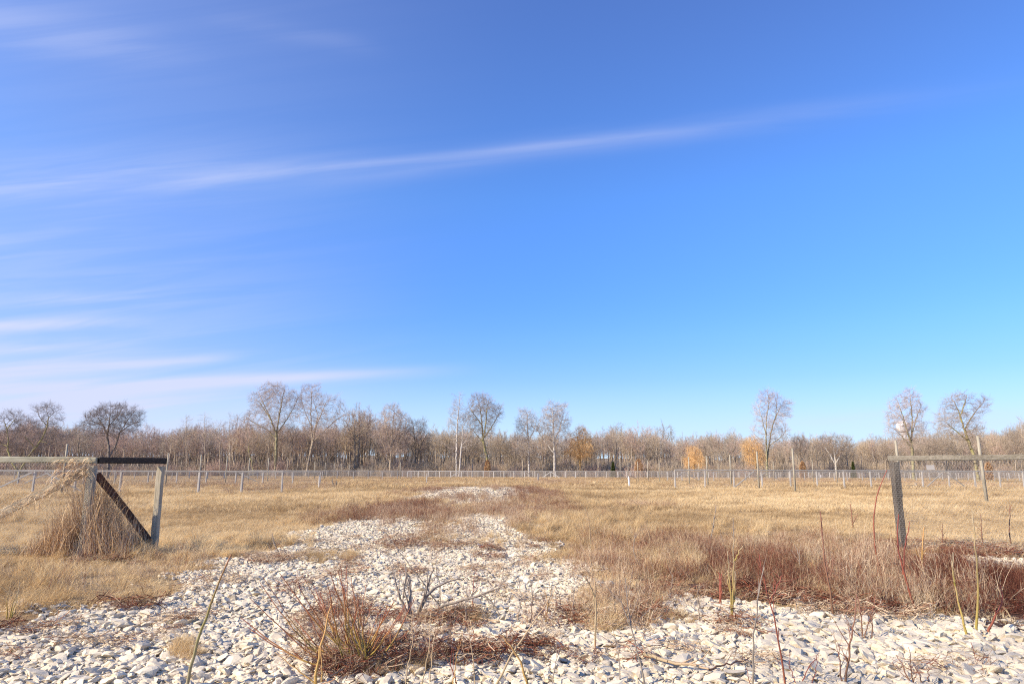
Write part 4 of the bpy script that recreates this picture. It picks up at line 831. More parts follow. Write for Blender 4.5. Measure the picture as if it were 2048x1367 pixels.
# near left fence: corner, return and braces
c1 = gp(165, 1106); c2 = gp(308, 1095); lf = c1+np.array([-3.4, -.45]); lf2 = c1+np.array([-6.8, -.9])
root = empty('fence', (c1[0], c1[1], 0)); tag(root, 'near left wooden corner fence with a dark short rail, slanting braces and netting', 'fence'); O = np.array([c1[0], c1[1], 0])
def L3(p, z): return np.array([p[0], p[1], z])-O
for p, w_, m_ in ((c1, .125, M_post), (c2, .118, M_post), (lf, .14, M_post), (lf2, .14, M_post)):
    g = Geo(); g.beam(L3(p, -.3), L3(p, HF-.10)+np.array([1e-4, 0, 0]), w_, w_, .002, 14, .22 if w_ > .13 else .08); g.build('post', m_, root)
dl = norm(lf-c1); dr = norm(c2-c1)
g = Geo(); g.beam(L3(lf-dl*-.0, HF), L3(c1-dl*.06, HF), .12, .115, .003, 16); g.build('rail', M_rail, root)
g = Geo(); g.beam(L3(lf2, HF), L3(lf+dl*.004, HF), .12, .115, .003, 16); g.build('rail', M_rail, root)
g = Geo(); g.beam(L3(c1+dr*.085, HF+.002), L3(c2+dr*.07, HF+.002), .10, .12, .002, 10); o_ = g.build('rail', M_raildark, root); o_['label'] = 'short rail, coloured dark as in shade'
e0 = c1+dl*.11-np.array([-dl[1], dl[0]])*.0; g = Geo(); g.beam(L3(c1+dl*.085, HF-.20), L3(c1+dl*2.66, .06), .05, .15, .004, 14); g.build('brace', M_railtan, root)
g = Geo(); g.beam(L3(c1+dr*.09, HF-.26), L3(c2-dr*.08, .06), .05, .13, .003, 12); o_ = g.build('brace', M_braced, root); o_['label'] = 'reddish brown brace between the two posts'
nl = np.array([-dl[1], dl[0]]); nl = nl*(-1 if nl[1] > 0 else 1)
g = Geo(); g.add(*hexwire(lf2-O[:2]+nl*.095, c1-O[:2]+nl*.095, .02, HF+.03, .05, .0010)); g.build('wire_netting', M_wirel, root)
g = Geo()          # netting wrapped round the corner post
for k_ in range(30):
    zz = np.linspace(.05, HF-.12, 60); a0 = k_/30*2*math.pi; 
for k_ in range(14):
    for s_ in (1, -1):
        tt = np.linspace(0, 1, 90); zz = .05+tt*(HF-.2); a_ = k_/14*2*math.pi+s_*tt*16; rr = .083
        P_ = np.stack([rr*np.cos(a_), rr*np.sin(a_), zz], -1); g.add(*tubes(P_[:-1], P_[1:], np.full(89, .0022), np.full(89, .0022), 3))
g.build('wire_netting', M_wirel, root)

# dry reeds and vines heaped on the corner
M_reed, t, b = mat('dry_reed'); vv = attr(t, 'var'); cc = ramp(t, vv*.8+noise(t, 3, 3)*.3, [(.1, (.24, .13, .065)), (.5, (.52, .34, .18)), (.9, (.78, .58, .35))]); t.links.new(cc, b.inputs['Base Color'])
rs = np.random.default_rng(5); n = 3000
root = empty('dry_reed_clump', (c1[0], c1[1], 0)); tag(root, 'heap of dead reeds and vines climbing the corner post of the near left fence', 'dead reeds')
u = rs.normal(0, .42, n); u = np.where(rs.random(n) < .7, rs.uniform(-1.0, .95, n), u); yy = rs.normal(.10, .22, n); yy = np.where(np.abs(u) < .14, np.abs(yy)+.10, yy); u = np.clip(u, -1.0, 1.1)
env = np.clip(np.interp(u, [-.95, -.55, -.2, .05, .4, .8, 1.1], [.35, .8, 1.3, 1.68, 1.05, .7, .3]), .1, 2)
L = env*rs.uniform(.5, 1.08, n); base = np.stack([u, yy+np.abs(u)*.1, np.full(n, -.02)], -1); K = 7; P_ = [base]
d = norm(np.stack([-u*.25+rs.normal(0, .12, n), rs.normal(0, .10, n), np.ones(n)], -1)); az = rs.random(n)*6.283; az = np.where(rs.random(n) < .5, rs.normal(3.3, .5, n), az); cu = rs.uniform(0, 1, n)**2*1.0
for i in range(K-1):
    d = norm(d+rs.normal(0, .09, (n, 3))+np.stack([np.cos(az), np.sin(az)*.6, -cu*.9], -1)*(cu*.55*i/K)[:, None]); P_.append(P_[-1]+d*(L/(K-1))[:, None])
P_ = np.stack(P_, 1); v, f = ribbons(P_, np.array([1, 1, .95, .85, .75, .55, .2])[None]*rs.uniform(.003, .009, n)[:, None])
g = Geo(); g.add(v, f, np.repeat(rs.random(n), K-1)); g.build('stems', M_reed, root)
g = Geo(); n = 420        # curled leaves lying over the brace and the rail
s_ = rs.random(n); top = rs.random(n) < .38
bx = np.where(top, rs.uniform(-.55, .06, n), -.1-s_*1.9); bz = np.where(top, rs.uniform(HF-.28, HF+.07, n), HF-.22-(.1+s_*1.9)*.55+rs.normal(0, .06, n)); bx2 = bx*-dl[0]*-1
base = np.stack([np.where(top, bx, bx)*abs(dl[0]), np.abs(bx)*dl[1]-rs.uniform(.02, .16, n), bz], -1); d = norm(np.stack([rs.normal(-.6, .6, n), rs.normal(-.1, .4, n), rs.normal(.3, .4, n)], -1)); L = rs.uniform(.1, .34, n); P_ = [base]
for i in range(5): d = norm(d+rs.normal(0, .2, (n, 3))+[0, 0, -.45]); P_.append(P_[-1]+d*(L/5)[:, None])
v, f = ribbons(np.stack(P_, 1), np.array([.6, 1, 1, .9, .6, .2])[None]*rs.uniform(.005, .012, n)[:, None]); g.add(v, f, np.repeat(rs.uniform(.4, 1, n), 5)); g.build('leaves', M_reed, root)

# near right fence
p0 = gp(1806, 1103); p1 = p0+np.array([2.7, -1.85]); p2 = p1+np.array([2.7, -1.85]); O = np.array([p0[0], p0[1], 0]); HR = 1.80
root = empty('fence', (p0[0], p0[1], 0)); tag(root, 'near right wooden fence with a dark end post and fine hexagonal netting', 'fence'); dr = norm(p1-p0)
for p, w_ in ((p0, .135), (p1, .15), (p2, .15)):
    g = Geo(); g.beam(L3(p, -.3), L3(p, HR-.075), w_, w_, .003, 14, .15); g.build('post', M_postdark, root)  # dark timber tone carries the shade lying on these posts
g = Geo(); g.beam(L3(p0-dr*.10, HR-.01), L3(p1, HR), .10, .10, .004, 16); g.build('rail', M_railgrey, root)
g = Geo(); g.beam(L3(p1+dr*.004, HR), L3(p2, HR), .10, .10, .004, 16); g.build('rail', M_railgrey, root)
nr = np.array([-dr[1], dr[0]]); nr = nr*(-1 if nr[1] > 0 else 1)
g = Geo(); g.add(*hexwire(p0-O[:2]+nr*.10-dr*.08, p2-O[:2]+nr*.10, .02, HR+.04, .052, .0013)); g.build('wire_netting', M_wirel, root)
q = p0+dr*.62+nr*.108; g = Geo(); th = math.atan2(dr[1], dr[0]); Rz = np.array(Matrix.Rotation(th, 3, 'Z'))
g.box((0, 0, 0), (.135, .006, .09), Rz); o_ = g.build('metal_tag', M_greym, None, loc=(q[0], q[1], HR-.185)); tag(o_, 'small blank grey plate wired to the netting of the near right fence', 'plate')

def fence_line(label, A, B_, H, spacing, post_w, mp, mr, rail_h=.10, rail_from=0, rail_to=None, brace=(), mesh_r=.0035, mesh_s=.06, skip=(), jit=.12, wire=True, rail_jit=0, group=None, rot_tilt=.02, name='fence'):
    A, B_ = np.array(A, float), np.array(B_, float); L = np.linalg.norm(B_-A); d = (B_-A)/L; n = max(1, int(round(L/spacing))); root = empty(name, (A[0], A[1], 0)); tag(root, label, 'fence', group)
    nrm = np.array([-d[1], d[0]]); nrm = nrm*(-1 if nrm[1] > 0 else 1)
    posts = []
    for i in range(n+1):
        u_ = min(max(i*L/n+(RNG.normal(0, jit) if 0 < i < n else 0), 0), L); posts.append(u_); p = d*u_; tl = RNG.normal(0, rot_tilt, 2); w_ = post_w*RNG.uniform(.85, 1.15)
        g = Geo(); g.beam((p[0]+tl[0]*.0, p[1], -.2), (p[0]+tl[0], p[1]+tl[1]*.4, H-rail_h*.5), w_, w_, 0, 3, .15); g.build('post', mp, root)
    seg = max(1, int(L/9)); 
    for i in range(seg):
        a_, b__ = d*(L*i/seg+.004), d*(L*(i+1)/seg-.004); g = Geo(); g.beam((a_[0], a_[1], H), (b__[0], b__[1], H+RNG.normal(0, rail_jit)), .08, rail_h, .004, 6); g.build('rail', mr, root)
    for (u0, u1, top_first) in brace:
        a_, b__ = d*u0+nrm*.08, d*u1+nrm*.08; z0, z1 = (H-.1, .12) if top_first else (.12, H-.1); g = Geo(); g.beam((a_[0], a_[1], z0), (b__[0], b__[1], z1), .05, .10, 0, 3); g.build('brace', mr, root)
    if wire:
        m = int(L/mesh_s); u_ = np.arange(m)*mesh_s; P0 = np.stack([d[0]*u_+nrm[0]*.05, d[1]*u_+nrm[1]*.05, np.zeros(m)], -1); P1 = P0+[0, 0, H]; k_ = int(H/mesh_s)
        Q0 = np.array([[nrm[0]*.05, nrm[1]*.05, j*mesh_s] for j in range(k_)]); Q1 = Q0+np.array([d[0]*L, d[1]*L, 0]); g = Geo(); a_, b__ = np.concatenate([P0, Q0]), np.concatenate([P1, Q1]); g.add(*tubes(a_, b__, np.full(len(a_), mesh_r), np.full(len(a_), mesh_r), 3)); g.build('wire_netting', M_wiref, root)
    return root
# left middle fences
a = gp(563, 985); bL = gp(-420, 988)
fence_line('middle left fence nearest the camera, ending in an upright post before the tall leaning tree', a, bL, 1.50, 2.62, .13, M_postfar, M_railfar, .11, brace=((15.4, 13.0, True), (16.2, 18.6, True)), mesh_r=.0018, mesh_s=.10)
a = gp(640, 969); bL = gp(-700, 971)
fence_line('second of the left fences, just behind the nearest middle left one', a, bL, 1.50, 3.1, .13, M_postfar, M_railfar, .11, brace=((28, 30.5, True), (41, 38.5, True), (9, 6.5, True)), mesh_r=.0030, mesh_s=.09)
a = gp(822, 958); bL = gp(-900, 960.5)
fence_line('third of the left fences, running right to meet the far fence', a, bL, 1.58, 3.0, .14, M_postfar, M_railfar, .11, brace=((30, 33, True), (62, 65, True), (80, 77, True)), mesh_r=.0045, mesh_s=.08)
# right middle fences
a = gp(1350.7, 977); bR = gp(2500, 975)
fence_line('middle right fence nearest the camera with a long level rail', a, bR, 1.76, 2.95, .14, M_postfar, M_railfar, .13, brace=((8.2, 6.0, True), (29.4, 27.2, True), (29.6, 31.9, True)), mesh_r=.0018, mesh_s=.10)
a = gp(1335, 962.5); bR = gp(2700, 962)
fence_line('second of the right fences, behind the middle right one', a, bR, 1.70, 3.0, .14, M_postfar, M_railfar, .11, brace=((3, .5, True), (3.2, 6, True), (19, 16.5, True), (19.2, 22, True), (43, 40, True)), mesh_r=.003, mesh_s=.09)
# far fence
def yline(px, D): return on_y(px, 945, D)[:2]
fence_line('long pale far fence in front of the wood with a bright white rail', yline(815, 176), yline(1008, 178), 1.72, 2.6, .17, M_whitewood, M_whitewood, .12, mesh_r=.006, mesh_s=.07, brace=((13.2, 10.6, True),))
fence_line('right half of the far fence, with pale posts and a thin grey rail', yline(1008.5, 178.5), yline(2450, 183), 1.80, 2.62, .16, M_whitewood, M_railfar, .09, mesh_r=.006, mesh_s=.07, brace=((.3, 1.8, True), (5.2, 3.9, True), (5.4, 6.7, True)))
fence_line('grey fence right behind the far fence, in front of the trees', yline(500, 192), yline(2450, 196), 1.86, 3.0, .15, M_postfar, M_railfar, .10, mesh_r=.006, mesh_s=.07)
# the white roof shaped brace of the far fence
q = yline(1101.5, 174); root = empty('brace_frame', (q[0], q[1], 0)); tag(root, 'white roof shaped pair of braces standing against the far fence', 'brace')
g = Geo(); g.beam((-2.1, 0, .2), (-.08, 0, 1.62), .10, .14, 0, 3); g.build('brace', M_whitewood, root); g = Geo(); g.beam((.08, 0, 1.62), (2.3, 0, .15), .10, .14, 0, 3); g.build('brace', M_whitewood, root); g = Geo(); g.beam((0, .1, -.1), (0, .1, 1.7), .15, .15, 0, 3); g.build('post', M_whitewood, root)

# tall poles
ORD = ['first', 'second', 'third', 'fourth', 'fifth', 'sixth', 'seventh', 'eighth', 'ninth', 'tenth', 'eleventh', 'twelfth', 'thirteenth', 'fourteenth', 'fifteenth', 'sixteenth', 'seventeenth', 'eighteenth']
def pole(px, top, H, w, label, group, lean=0):
    x_, y_ = on_z(px, top, H); x_, y_ = float(x_), float(y_); g = Geo(); n_ = 8
    g.tube([(0, 0, -.3), (lean*.5, 0, H*.5), (lean, 0, H)], [w*.5, w*.46, w*.42], 9); o_ = g.build('wooden_pole', M_pole, None, True, loc=(x_-lean, y_, 0)); tag(o_, label, 'pole', group)
left = [(135, 887), (337, 905), (403, 908), (455, 911), (499.5, 915), (538, 914.5), (630, 923), (651, 924.5), (669, 925.5), (684, 927.5), (699, 929), (724, 930.5), (735, 931), (744.5, 930.5), (762, 932), (801, 924)]
for i, (px_, tp) in enumerate(left): pole(px_, tp, 3.3, .15, 'tall weathered pole, %s from the left of the poles left of the gravel' % ORD[i], 'tall poles on the left', RNG.normal(0, .02))
right = [(1240, 925), (1256, 924), (1275, 922), (1295, 920), (1318, 919), (1377, 913), (1397.5, 926), (1412.5, 911), (1436, 926), (1459.4, 908), (1513.5, 902), (1546, 922), (1584.5, 896), (1624, 919), (1671, 917), (1791, 880), (1955, 871)]
for i, (px_, tp) in enumerate(right): pole(px_, tp, 3.4, .165 if tp < 915 else .13, 'tall weathered pole, %s from the left of the poles right of the gravel' % ORD[i], 'tall poles on the right', RNG.normal(0, .02))

# ------------------------------------------------------------------ small things in the field
q = gp(1258, 974); root = empty('standpipe', (q[0], q[1], 0)); tag(root, 'white standpipe with a black hose looped over it in the right field', 'standpipe')
g = Geo(); g.tube([(.06, 0, -.05), (.02, 0, .5), (-.02, 0, 1.02)], [.085, .08, .075], 12); g.tube([(-.02, 0, 1.02), (-.02, 0, 1.14)], [.045, .045], 10); g.build('pipe', M_whitep, root, True)
g = Geo(); tt = np.linspace(0, 1, 30); g.tube([(.0+.42*(1-math.cos(a)), -.05-.1*math.sin(a), 1.12+.10*math.sin(a*1.0)-(a/3.14)**2*.55) for a in tt*3.1], .016, 6)
g.tube([(.84, -.05, .60), (.78, -.1, .38), (.62, -.1, .16), (.3, -.15, .05), (-.2, -.2, .04), (-.7, -.3, .03), (-1.2, 0, .02)], .014, 6); g.tube([(-.04, 0, 1.05), (-.35, 0, .9), (-.7, .1, .5), (-.85, .1, .2), (-.9, 0, .02)], .008, 5); g.build('hose', M_hose, root, True)
def stake(px, py, h, w, m_, label, name='stake', cap=None):
    q = gp(px, py); root = empty(name, (q[0], q[1], 0)); tag(root, label, 'stake'); g = Geo(); g.beam((0, 0, -.1), (.02, 0, h), w, w, .002, 5, .2); g.build('shaft', m_, root)
    if cap: g = Geo(); g.tube([(.02, 0, h+.002), (.02, 0, h+.13)], [w*.75, w*.6], 10); g.build('cap', cap, root)
stake(637, 978, 1.1, .09, M_whitewood, 'whitish stake with a grey cap left of the gravel, between middle and far fences', cap=M_greym)
stake(1076, 962, 1.35, .26, M_greym, 'short thick grey post beside the roof shaped brace')
stake(1094, 963, .9, .05, M_dark if 'M_dark' in globals() else M_postdark, 'thin dark stake right of the short thick grey post')
stake(853, 967, 1.35, .13, M_postfar, 'short grey post left of the gravel just before the far fence')
q = gp(1642, 957); g = Geo(); g.box((0, 0, .75), (.28, .03, .62)); g.box((0, .03, .35), (.04, .03, .9)); tag(g.build('marker_board', M_whitep, None, loc=(q[0], q[1], 0)), 'small white upright board among the right fences', 'board')
# charred stump
q = gp(668, 975); root = empty('broken_stump', (q[0], q[1], 0)); tag(root, 'dark broken stump with two prongs in the left field', 'stump'); g = Geo()
g.tube([(0, 0, -.05), (-.05, 0, .15), (-.16, 0, .55), (-.2, 0, .85)], [.14, .10, .05, .02], 7); g.tube([(0, 0, 0), (.14, 0, .2), (.22, .02, .5), (.2, 0, .68)], [.12, .08, .05, .02], 7); g.tube([(-.1, 0, .1), (-.4, .1, .12), (-.55, .1, .05)], [.08, .06, .03], 6); g.tube([(.1, 0, .08), (.4, -.1, .13), (.5, -.1, .03)], [.08, .05, .03], 6); g.build('wood', B_dark, root, True)
q = gp(1831, 975); root = empty('broken_stump', (q[0], q[1], 0)); tag(root, 'low brown stump seen through the netting of the near right fence', 'stump'); g = Geo()
g.tube([(0, 0, -.05), (.05, 0, .3), (.12, 0, .5)], [.16, .13, .07], 8); g.tube([(0, 0, .1), (-.25, 0, .3), (-.4, 0, .36)], [.08, .05, .02], 6); g.build('wood', B_brown, root, True)

# ------------------------------------------------------------------ saplings, shoots and sticks in the foreground
def stem_mat(name, stops):
    """colour runs from the root to the tip of the shoot"""
    m, t, b = mat(name); v_ = attr(t, 'var'); c = ramp(t, (v_+(noise(t, 14, 3)-.5)*.35).op('ADD', 0, clamp=True), stops); t.links.new(c, b.inputs['Base Color']); b.inputs['Roughness'].default_value = .6; return m
SM = dict(willow=stem_mat('willow_shoot', [(0, (.36, .36, .08)), (.35, (.44, .29, .08)), (.65, (.38, .16, .07)), (1, (.30, .10, .065))]),
          tan=stem_mat('tan_stem', [(0, (.36, .28, .16)), (1, (.50, .34, .20))]), grey=stem_mat('grey_stem', [(0, (.24, .20, .15)), (1, (.30, .24, .19))]), red=stem_mat('red_shoot', [(0, (.24, .08, .045)), (1, (.30, .085, .06))]),
          brown=stem_mat('brown_shoot', [(0, (.20, .11, .06)), (1, (.26, .12, .08))]), yellow=stem_mat('yellow_shoot', [(0, (.34, .26, .06)), (.5, (.40, .28, .11)), (1, (.48, .38, .25))]), orange=stem_mat('orange_shoot', [(0, (.40, .26, .08)), (1, (.52, .29, .12))]), olive=stem_mat('olive_stem', [(0, (.32, .27, .17)), (.5, (.24, .21, .08)), (1, (.34, .16, .09))]))
def stem(g, P, r0, r1, rs, subs=0, sub_len=.3, n=6, wob=.006, var0=0.0, sprd=.5):
    P = np.array(P, float); seg = np.linalg.norm(np.diff(P, axis=0), axis=1); cum = np.concatenate([[0], np.cumsum(seg)]); T_ = np.linspace(0, cum[-1], 12)
    Q = np.stack([np.interp(T_, cum, P[:, k]) for k in range(3)], -1)
    Q[1:-1] = (Q[:-2]+2*Q[1:-1]+Q[2:])/4; Q[1:] += rs.normal(0, wob*.6, (11, 3)); R_ = np.linspace(r0, r1, 12)
    for k in range(11): v, f = tubes(Q[k:k+1], Q[k+1:k+2], R_[k:k+1], R_[k+1:k+2], n); g.add(v, f, var0+(1-var0)*k/11)
    for s_ in range(subs):
        i = int(rs.integers(4, 11)); d = norm(Q[min(i+1, 11)]-Q[i-1]); d = norm(d+rs.normal(0, sprd, 3)*[1, .7, .6]+[0, 0, .2]); L = sub_len*rs.uniform(.4, 1.2); b0 = Q[i]; mid_ = b0+d*L*.5; e_ = mid_+norm(d+rs.normal(0, .2, 3)+[0, 0, .35])*L*.5; rr = R_[i]*.6
        v, f = tubes([b0, mid_], [mid_, e_], [rr, rr*.75], [rr*.75, rr*.35], 4); g.add(v, f, min(1, .4+i/14))
def sapling(name, label, paths, mtl, thick, subs=2, sub_len=.25, cat='sapling', depth=0.0, group=None):
    """paths: polylines in the photograph; the first point of the first one is on the ground"""
    bx, by = on_z(*paths[0][0]); bx, by = float(bx), float(by); root = empty(name, (bx, by, float(hz(bx, by)))); tag(root, label, cat, group); rs = np.random.default_rng(int(paths[0][0][0])*7+int(paths[0][0][1])); g = Geo(); s_ = by/F
    for k, pth in enumerate(paths):
        dd = rs.normal(0, .05)+depth; pts = []
        for i, p in enumerate(pth):
            q = on_y(p[0], p[1], by+dd*i); pts.append(q-np.array([bx, by, 0]))
        if k == 0: pts[0] = np.array([0, 0, -.03])
        r_ = thick*s_*.5*(1 if k == 0 else .75); stem(g, pts, r_, r_*.35, rs, subs, sub_len)
    g.build('stems', SM[mtl], root, True); return root
sapling('sapling', 'long bare olive stem rising from the bottom edge over the left gravel', [[(370, 1372), (382, 1330), (400, 1262), (430, 1180), (462, 1102)]], 'olive', 7, 0)
sapling('sapling', 'brown stem left of centre rising from the bottom edge through the yellow green shrub', [[(628, 1372), (640, 1300), (652, 1245), (664, 1190)]], 'orange', 6.5, 1)
sapling('sapling', 'thin dead double stem beside the brown stem at the bottom edge', [[(644, 1372), (643, 1290)], [(644, 1372), (551, 1300)]], 'orange', 4, 0)
sapling('sapling', 'leaning tan stick reaching up right from the bottom edge near the centre', [[(985, 1372), (1030, 1295), (1065, 1245), (1097, 1195)]], 'tan', 5, 0)
sapling('sapling', 'orange tan stick leaning left, crossing the longer tan stick', [[(1058, 1372), (1042, 1318), (1022, 1290), (998, 1264)]], 'orange', 5.5, 0)
sapling('sapling', 'upright grey tan sapling with side shoots at the right edge of the central gravel', [[(1190, 1300), (1192, 1230), (1191, 1160), (1176, 1095)], [(1190, 1240), (1187, 1170), (1180, 1120)], [(1192, 1200), (1178, 1160), (1160, 1140)]], 'tan', 4.5, 7, .22)
sapling('sapling', 'slender leaning sapling right of the straw tuft among the stones', [[(1293, 1372), (1272, 1290), (1260, 1240), (1250, 1150)], [(1262, 1250), (1235, 1185)]], 'grey', 4, 3, .25)
sapling('cut_sapling', 'yellow green cut sapling with bleached upright prongs in the right gravel', [[(1462, 1241), (1464, 1210), (1466, 1160), (1467, 1110), (1468, 1075)], [(1462, 1230), (1462, 1180), (1456, 1130), (1455, 1096)], [(1464, 1215), (1470, 1180), (1470, 1136)], [(1464, 1190), (1456, 1160), (1455, 1134)], [(1467, 1118), (1485, 1085)]], 'yellow', 4.6, 0)
sapling('sapling', 'short bright red shoot left of the yellow green cut sapling', [[(1441, 1203), (1440, 1170), (1438, 1138)], [(1441, 1190), (1443, 1140)]], 'red', 5, 1, .12)
sapling('sapling', 'thin grey sapling rising from the bottom edge right of the fallen branch', [[(1505, 1372), (1505, 1290), (1514, 1200), (1528, 1130)]], 'grey', 4, 3, .25)
sapling('sapling', 'thin reddish sapling with a fork, leaning left over the right gravel', [[(1571, 1372), (1560, 1290), (1542, 1205), (1526, 1150), (1518, 1105)], [(1541, 1200), (1565, 1145)]], 'red', 4, 3, .25)
sapling('sapling', 'tall brown sapling standing in the red thicket', [[(1669, 1236), (1662, 1190), (1650, 1130), (1646, 1080), (1641, 1020)]], 'brown', 4.6, 5, .3)
sapling('sapling', 'arching red stem in front of the dark end post', [[(1762, 1150), (1749, 1090), (1748, 1040), (1755, 985), (1774, 942)]], 'red', 3.5, 1, .2)
sapling('sapling', 'pair of bright red stems crossing the foot of the dark end post', [[(1833, 1226), (1812, 1160), (1798, 1110), (1794, 1070), (1797, 1030)], [(1806, 1150), (1810, 1100), (1819, 1046)]], 'red', 5, 1, .15)
sapling('sapling', 'orange brown sapling right of the pair of bright red stems', [[(1842, 1160), (1845, 1110), (1848, 1055)]], 'orange', 4.5, 3, .2)
sapling('sapling', 'left one of the two yellow stems at the right, leaning left', [[(1936, 1276), (1916, 1200), (1905, 1145), (1906, 1103)], [(1910, 1170), (1902, 1120)]], 'yellow', 4.6, 0)
sapling('sapling', 'right one of the two yellow stems at the right, with a dark thin tip', [[(1949, 1276), (1954, 1220), (1957, 1160), (1953, 1108), (1948, 1060), (1946, 1020)]], 'yellow', 5, 0)
sapling('sapling', 'short red stem leaning right beside the two yellow stems', [[(1970, 1270), (1988, 1235), (2008, 1204), (2000, 1170)]], 'red', 5, 1, .12)
sapling('sapling', 'thin brown sapling rising from the bottom right gravel, tallest there', [[(1688, 1372), (1698, 1300), (1708, 1230), (1712, 1180)], [(1683, 1372), (1677, 1285)], [(1696, 1320), (1686, 1300)]], 'brown', 4.5, 3, .2)
sapling('sapling', 'low fan of thin twigs at the back edge of the right gravel', [[(1726, 1280), (1722, 1235), (1716, 1190)], [(1726, 1280), (1700, 1250), (1686, 1225)], [(1726, 1280), (1738, 1240), (1748, 1205)], [(1744, 1283), (1744, 1230), (1750, 1190)]], 'brown', 3.2, 3, .2)
sapling('sapling', 'small forked dark twig at the bottom edge in the right gravel', [[(1826, 1372), (1808, 1330), (1794, 1306)], [(1826, 1372), (1834, 1335), (1828, 1328)], [(1826, 1372), (1822, 1330), (1818, 1290)], [(1844, 1372), (1838, 1340), (1828, 1328)], [(1855, 1372), (1857, 1328)]], 'brown', 3.4, 1, .1)
sapling('sapling', 'low spray of red twigs at the bottom edge below the reddish sapling', [[(1596, 1372), (1610, 1340), (1640, 1300)], [(1596, 1372), (1578, 1330), (1580, 1300)], [(1620, 1372), (1632, 1335), (1634, 1310)], [(1502, 1372), (1492, 1330)]], 'red', 2.6, 1, .15)
sapling('sapling', 'two thin dark weeds standing in the right hand grass', [[(1470, 1095), (1467, 1070), (1466, 1036)], [(1448, 1100), (1440, 1060)]], 'grey', 3, 2, .15)
sapling('sapling', 'forked dark weed stalk in the grass left of the dark end post', [[(1706, 1060), (1704, 1035), (1701, 1010)], [(1705, 1050), (1716, 1030)]], 'brown', 3.2, 2, .15)
for i, (a_, b__, c_, mm, lb) in enumerate([((2023, 1095), (2018, 1060), (2022, 1010), 'brown', 'thin brown weed before the netting nearest the right edge'), ((1968, 1100), (1964, 1070), (1962, 1030), 'brown', 'thin brown weed before the netting, just above the right yellow stem'), ((1886, 1105), (1885, 1080), (1885, 1052), 'brown', 'short straight brown stalk before the netting'),
                                        ((1432, 1010), (1426, 1060), (1418, 1085), 'grey', 'lone slanting stalk in the right field grass'), ((1182, 1100), (1180, 1060), (1173, 1010), 'tan', 'tall thin stalk above the golden tuft right of the gravel')]):
    pts = [a_, b__, c_] if a_[1] > c_[1] else [c_, b__, a_]; sapling('weed_stalk', lb, [pts], mm, 2.8, 3, .18, 'weed')
# dead brown-leaved weed and yellow shoots at the left
sapling('sapling', 'cluster of yellow and orange shoots at the left edge of the gravel', [[(18, 1238), (24, 1205), (34, 1180)], [(20, 1238), (32, 1200), (40, 1160)], [(16, 1238), (14, 1200), (22, 1165)], [(22, 1238), (30, 1215), (46, 1195)]], 'yellow', 3.2, 1, .12)
# many thin grey weeds over the central gravel
rs = np.random.default_rng(99); k_ = 0
for (bx, by, tx, ty, mm) in [(930, 1252, 935, 1150, 'grey'), (900, 1230, 760, 1045, 'grey'), (1060, 1240, 1062, 1160, 'grey'), (1032, 1238, 1036, 1150, 'grey'), (948, 1225, 948, 1150, 'red'), (985, 1215, 1010, 1150, 'grey'), (880, 1215, 870, 1120, 'grey'), (1090, 1240, 1088, 1170, 'orange'), (1120, 1215, 1110, 1165, 'grey'), (1140, 1245, 1150, 1170, 'grey'),
                           (1010, 1240, 960, 1175, 'grey'), (1400, 1240, 1395, 1170, 'grey'), (1230, 1250, 1225, 1190, 'tan'), (1330, 1200, 1345, 1140, 'grey'), (860, 1368, 870, 1250, 'tan'), (905, 1372, 915, 1290, 'orange'), (950, 1372, 935, 1240, 'tan'), (920, 1372, 900, 1300, 'red'), (840, 1372, 862, 1215, 'tan'), (808, 1372, 830, 1255, 'tan'),
                           (1240, 1368, 1225, 1255, 'grey'), (1100, 1372, 1120, 1290, 'grey'), (560, 1100, 545, 1060, 'grey'), (1300, 1100, 1290, 1040, 'tan'), (1280, 1130, 1270, 1060, 'grey'), (1600, 1140, 1590, 1090, 'grey'), (1770, 1200, 1765, 1120, 'tan'), (1860, 1240, 1850, 1170, 'tan')]:
    bend = rs.normal(0, 6); sapling('weed_stalk', 'thin %s weed stalk growing through the stones and low brush of the foreground' % {'grey': 'grey', 'tan': 'tan', 'red': 'red', 'orange': 'orange brown'}[mm], [[(bx, by), ((bx+tx)/2+bend, (by+ty)/2), (tx, ty)]], mm, 2.8, int(rs.integers(1, 5)), .22, 'weed', group='thin %s weed stalks of the foreground' % mm)
# cut stump shrub behind the big one
sapling('cut_shrub', 'grey cut shrub with a broken stub and slanting branches in the central gravel', [[(822, 1236), (821, 1200), (822, 1172), (820, 1146)], [(828, 1238), (842, 1205), (853, 1170), (868, 1130)], [(830, 1236), (850, 1190), (875, 1165), (920, 1150)], [(832, 1236), (880, 1205), (940, 1190), (1010, 1165)], [(824, 1236), (800, 1190), (790, 1150)], [(835, 1240), (890, 1225), (960, 1230)]], 'grey', 9, 4, .3, 'shrub')
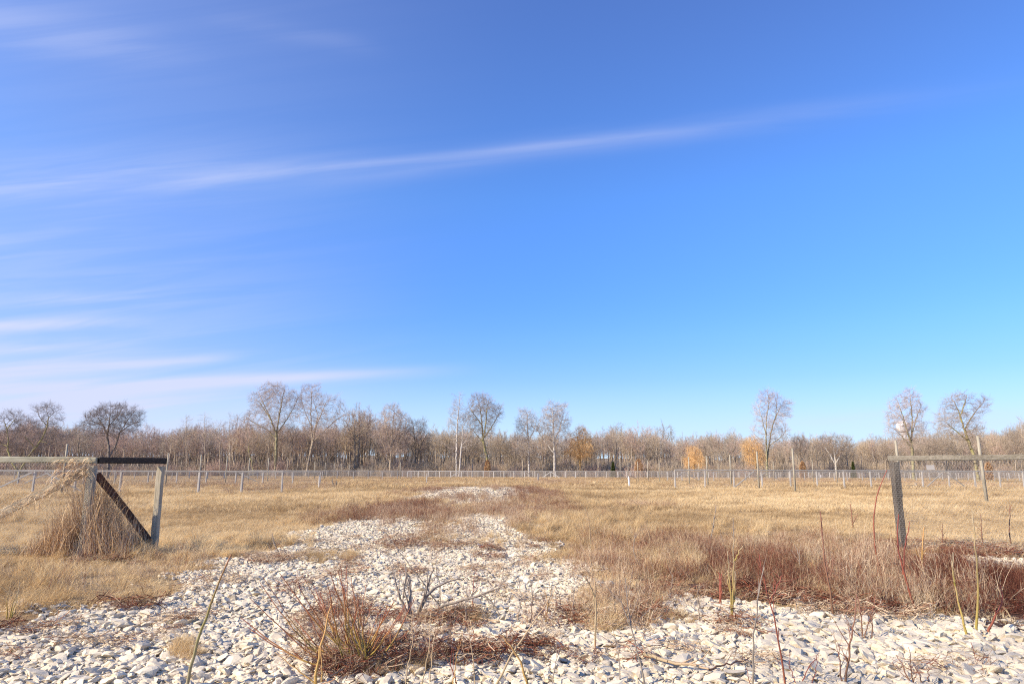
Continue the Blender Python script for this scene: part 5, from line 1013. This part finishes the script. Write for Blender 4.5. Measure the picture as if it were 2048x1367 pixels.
# the large osier shrub
bx, by = on_z(722, 1330); bx, by = float(bx), float(by); root = empty('osier_shrub', (bx, by, float(hz(bx, by)))); tag(root, 'large fan of yellow green shoots with red tips at the bottom of the gravel', 'shrub'); g = Geo(); rs = np.random.default_rng(31)
tips = [(500, 1192), (520, 1160), (527, 1150), (560, 1142), (590, 1155), (608, 1150), (628, 1165), (640, 1180), (655, 1160), (660, 1140), (676, 1136), (682, 1130), (694, 1125), (702, 1150), (714, 1180), (720, 1190), (732, 1165), (745, 1200), (760, 1215), (775, 1205), (790, 1195), (812, 1200), (830, 1190), (800, 1230), (840, 1235), (620, 1230), (588, 1230), (560, 1250), (690, 1210), (665, 1205), (705, 1220), (740, 1240), (770, 1250), (482, 1230), (495, 1250), (640, 1240), (680, 1245)]
for i, (tx, ty) in enumerate(tips):
    dz = rs.normal(0, .16); b0 = np.array([rs.normal(0, .07), rs.normal(0, .06), -.02]); q = on_y(tx, ty, by+dz*2)-np.array([bx, by, 0]); far_ = abs(q[0]); m1 = b0+(q-b0)*.35+np.array([q[0]*.10, 0, -.06*far_]); m2 = b0+(q-b0)*.7+np.array([q[0]*.05, 0, -.05*far_])
    r_ = rs.uniform(.0060, .0095); stem(g, [b0, m1, m2, q], r_, r_*.3, rs, int(rs.integers(1, 5)), .16, 6, .004, sprd=.4)
g.build('shoots', SM['willow'], root, True); g = Geo(); g.tube([(-.35, -.02, .02), (-.1, 0, .05), (.02, 0, .06)], [.02, .028, .02], 7); g.tube([(-.05, .02, -.03), (.02, 0, .07)], [.06, .045], 8); g.tube([(.1, 0, .0), (.2, .02, .06)], [.03, .02], 7); g.build('stump', B_dark, root, True)
# fallen branches
def fallen(label, pts, r_, mm='grey', lift=.07):
    P_ = [np.array([*gp(*p), 0]) for p in pts]; o_ = P_[0].copy(); rs = np.random.default_rng(int(pts[0][0])); Q = [p-o_+[0, 0, float(hz(p[0], p[1]))+lift] for p in P_]; root = empty('fallen_branch', o_); tag(root, label, 'branch'); g = Geo(); stem(g, Q, r_, r_*.4, rs, 3, .22, 7, .008); g.build('wood', SM[mm], root, True)
fallen('long weathered branch lying on the stones at the bottom right of centre', [(1288, 1322), (1340, 1338), (1420, 1352)], .017, 'tan')
fallen('dark slanting twig lying on the stones below the straw tuft', [(1420, 1355), (1455, 1343), (1500, 1332)], .008, 'brown')
fallen('straight dead stick lying across the litter in the central gravel', [(840, 1238), (930, 1240), (1000, 1252)], .012, 'tan')
fallen('grey stick lying behind the osier shrub', [(805, 1262), (840, 1272), (870, 1280)], .016, 'grey')
fallen('thin dark branch lying on the stones under the two yellow stems', [(1480, 1262), (1520, 1272), (1560, 1275)], .007, 'brown')
print('objects', len(bpy.data.objects))
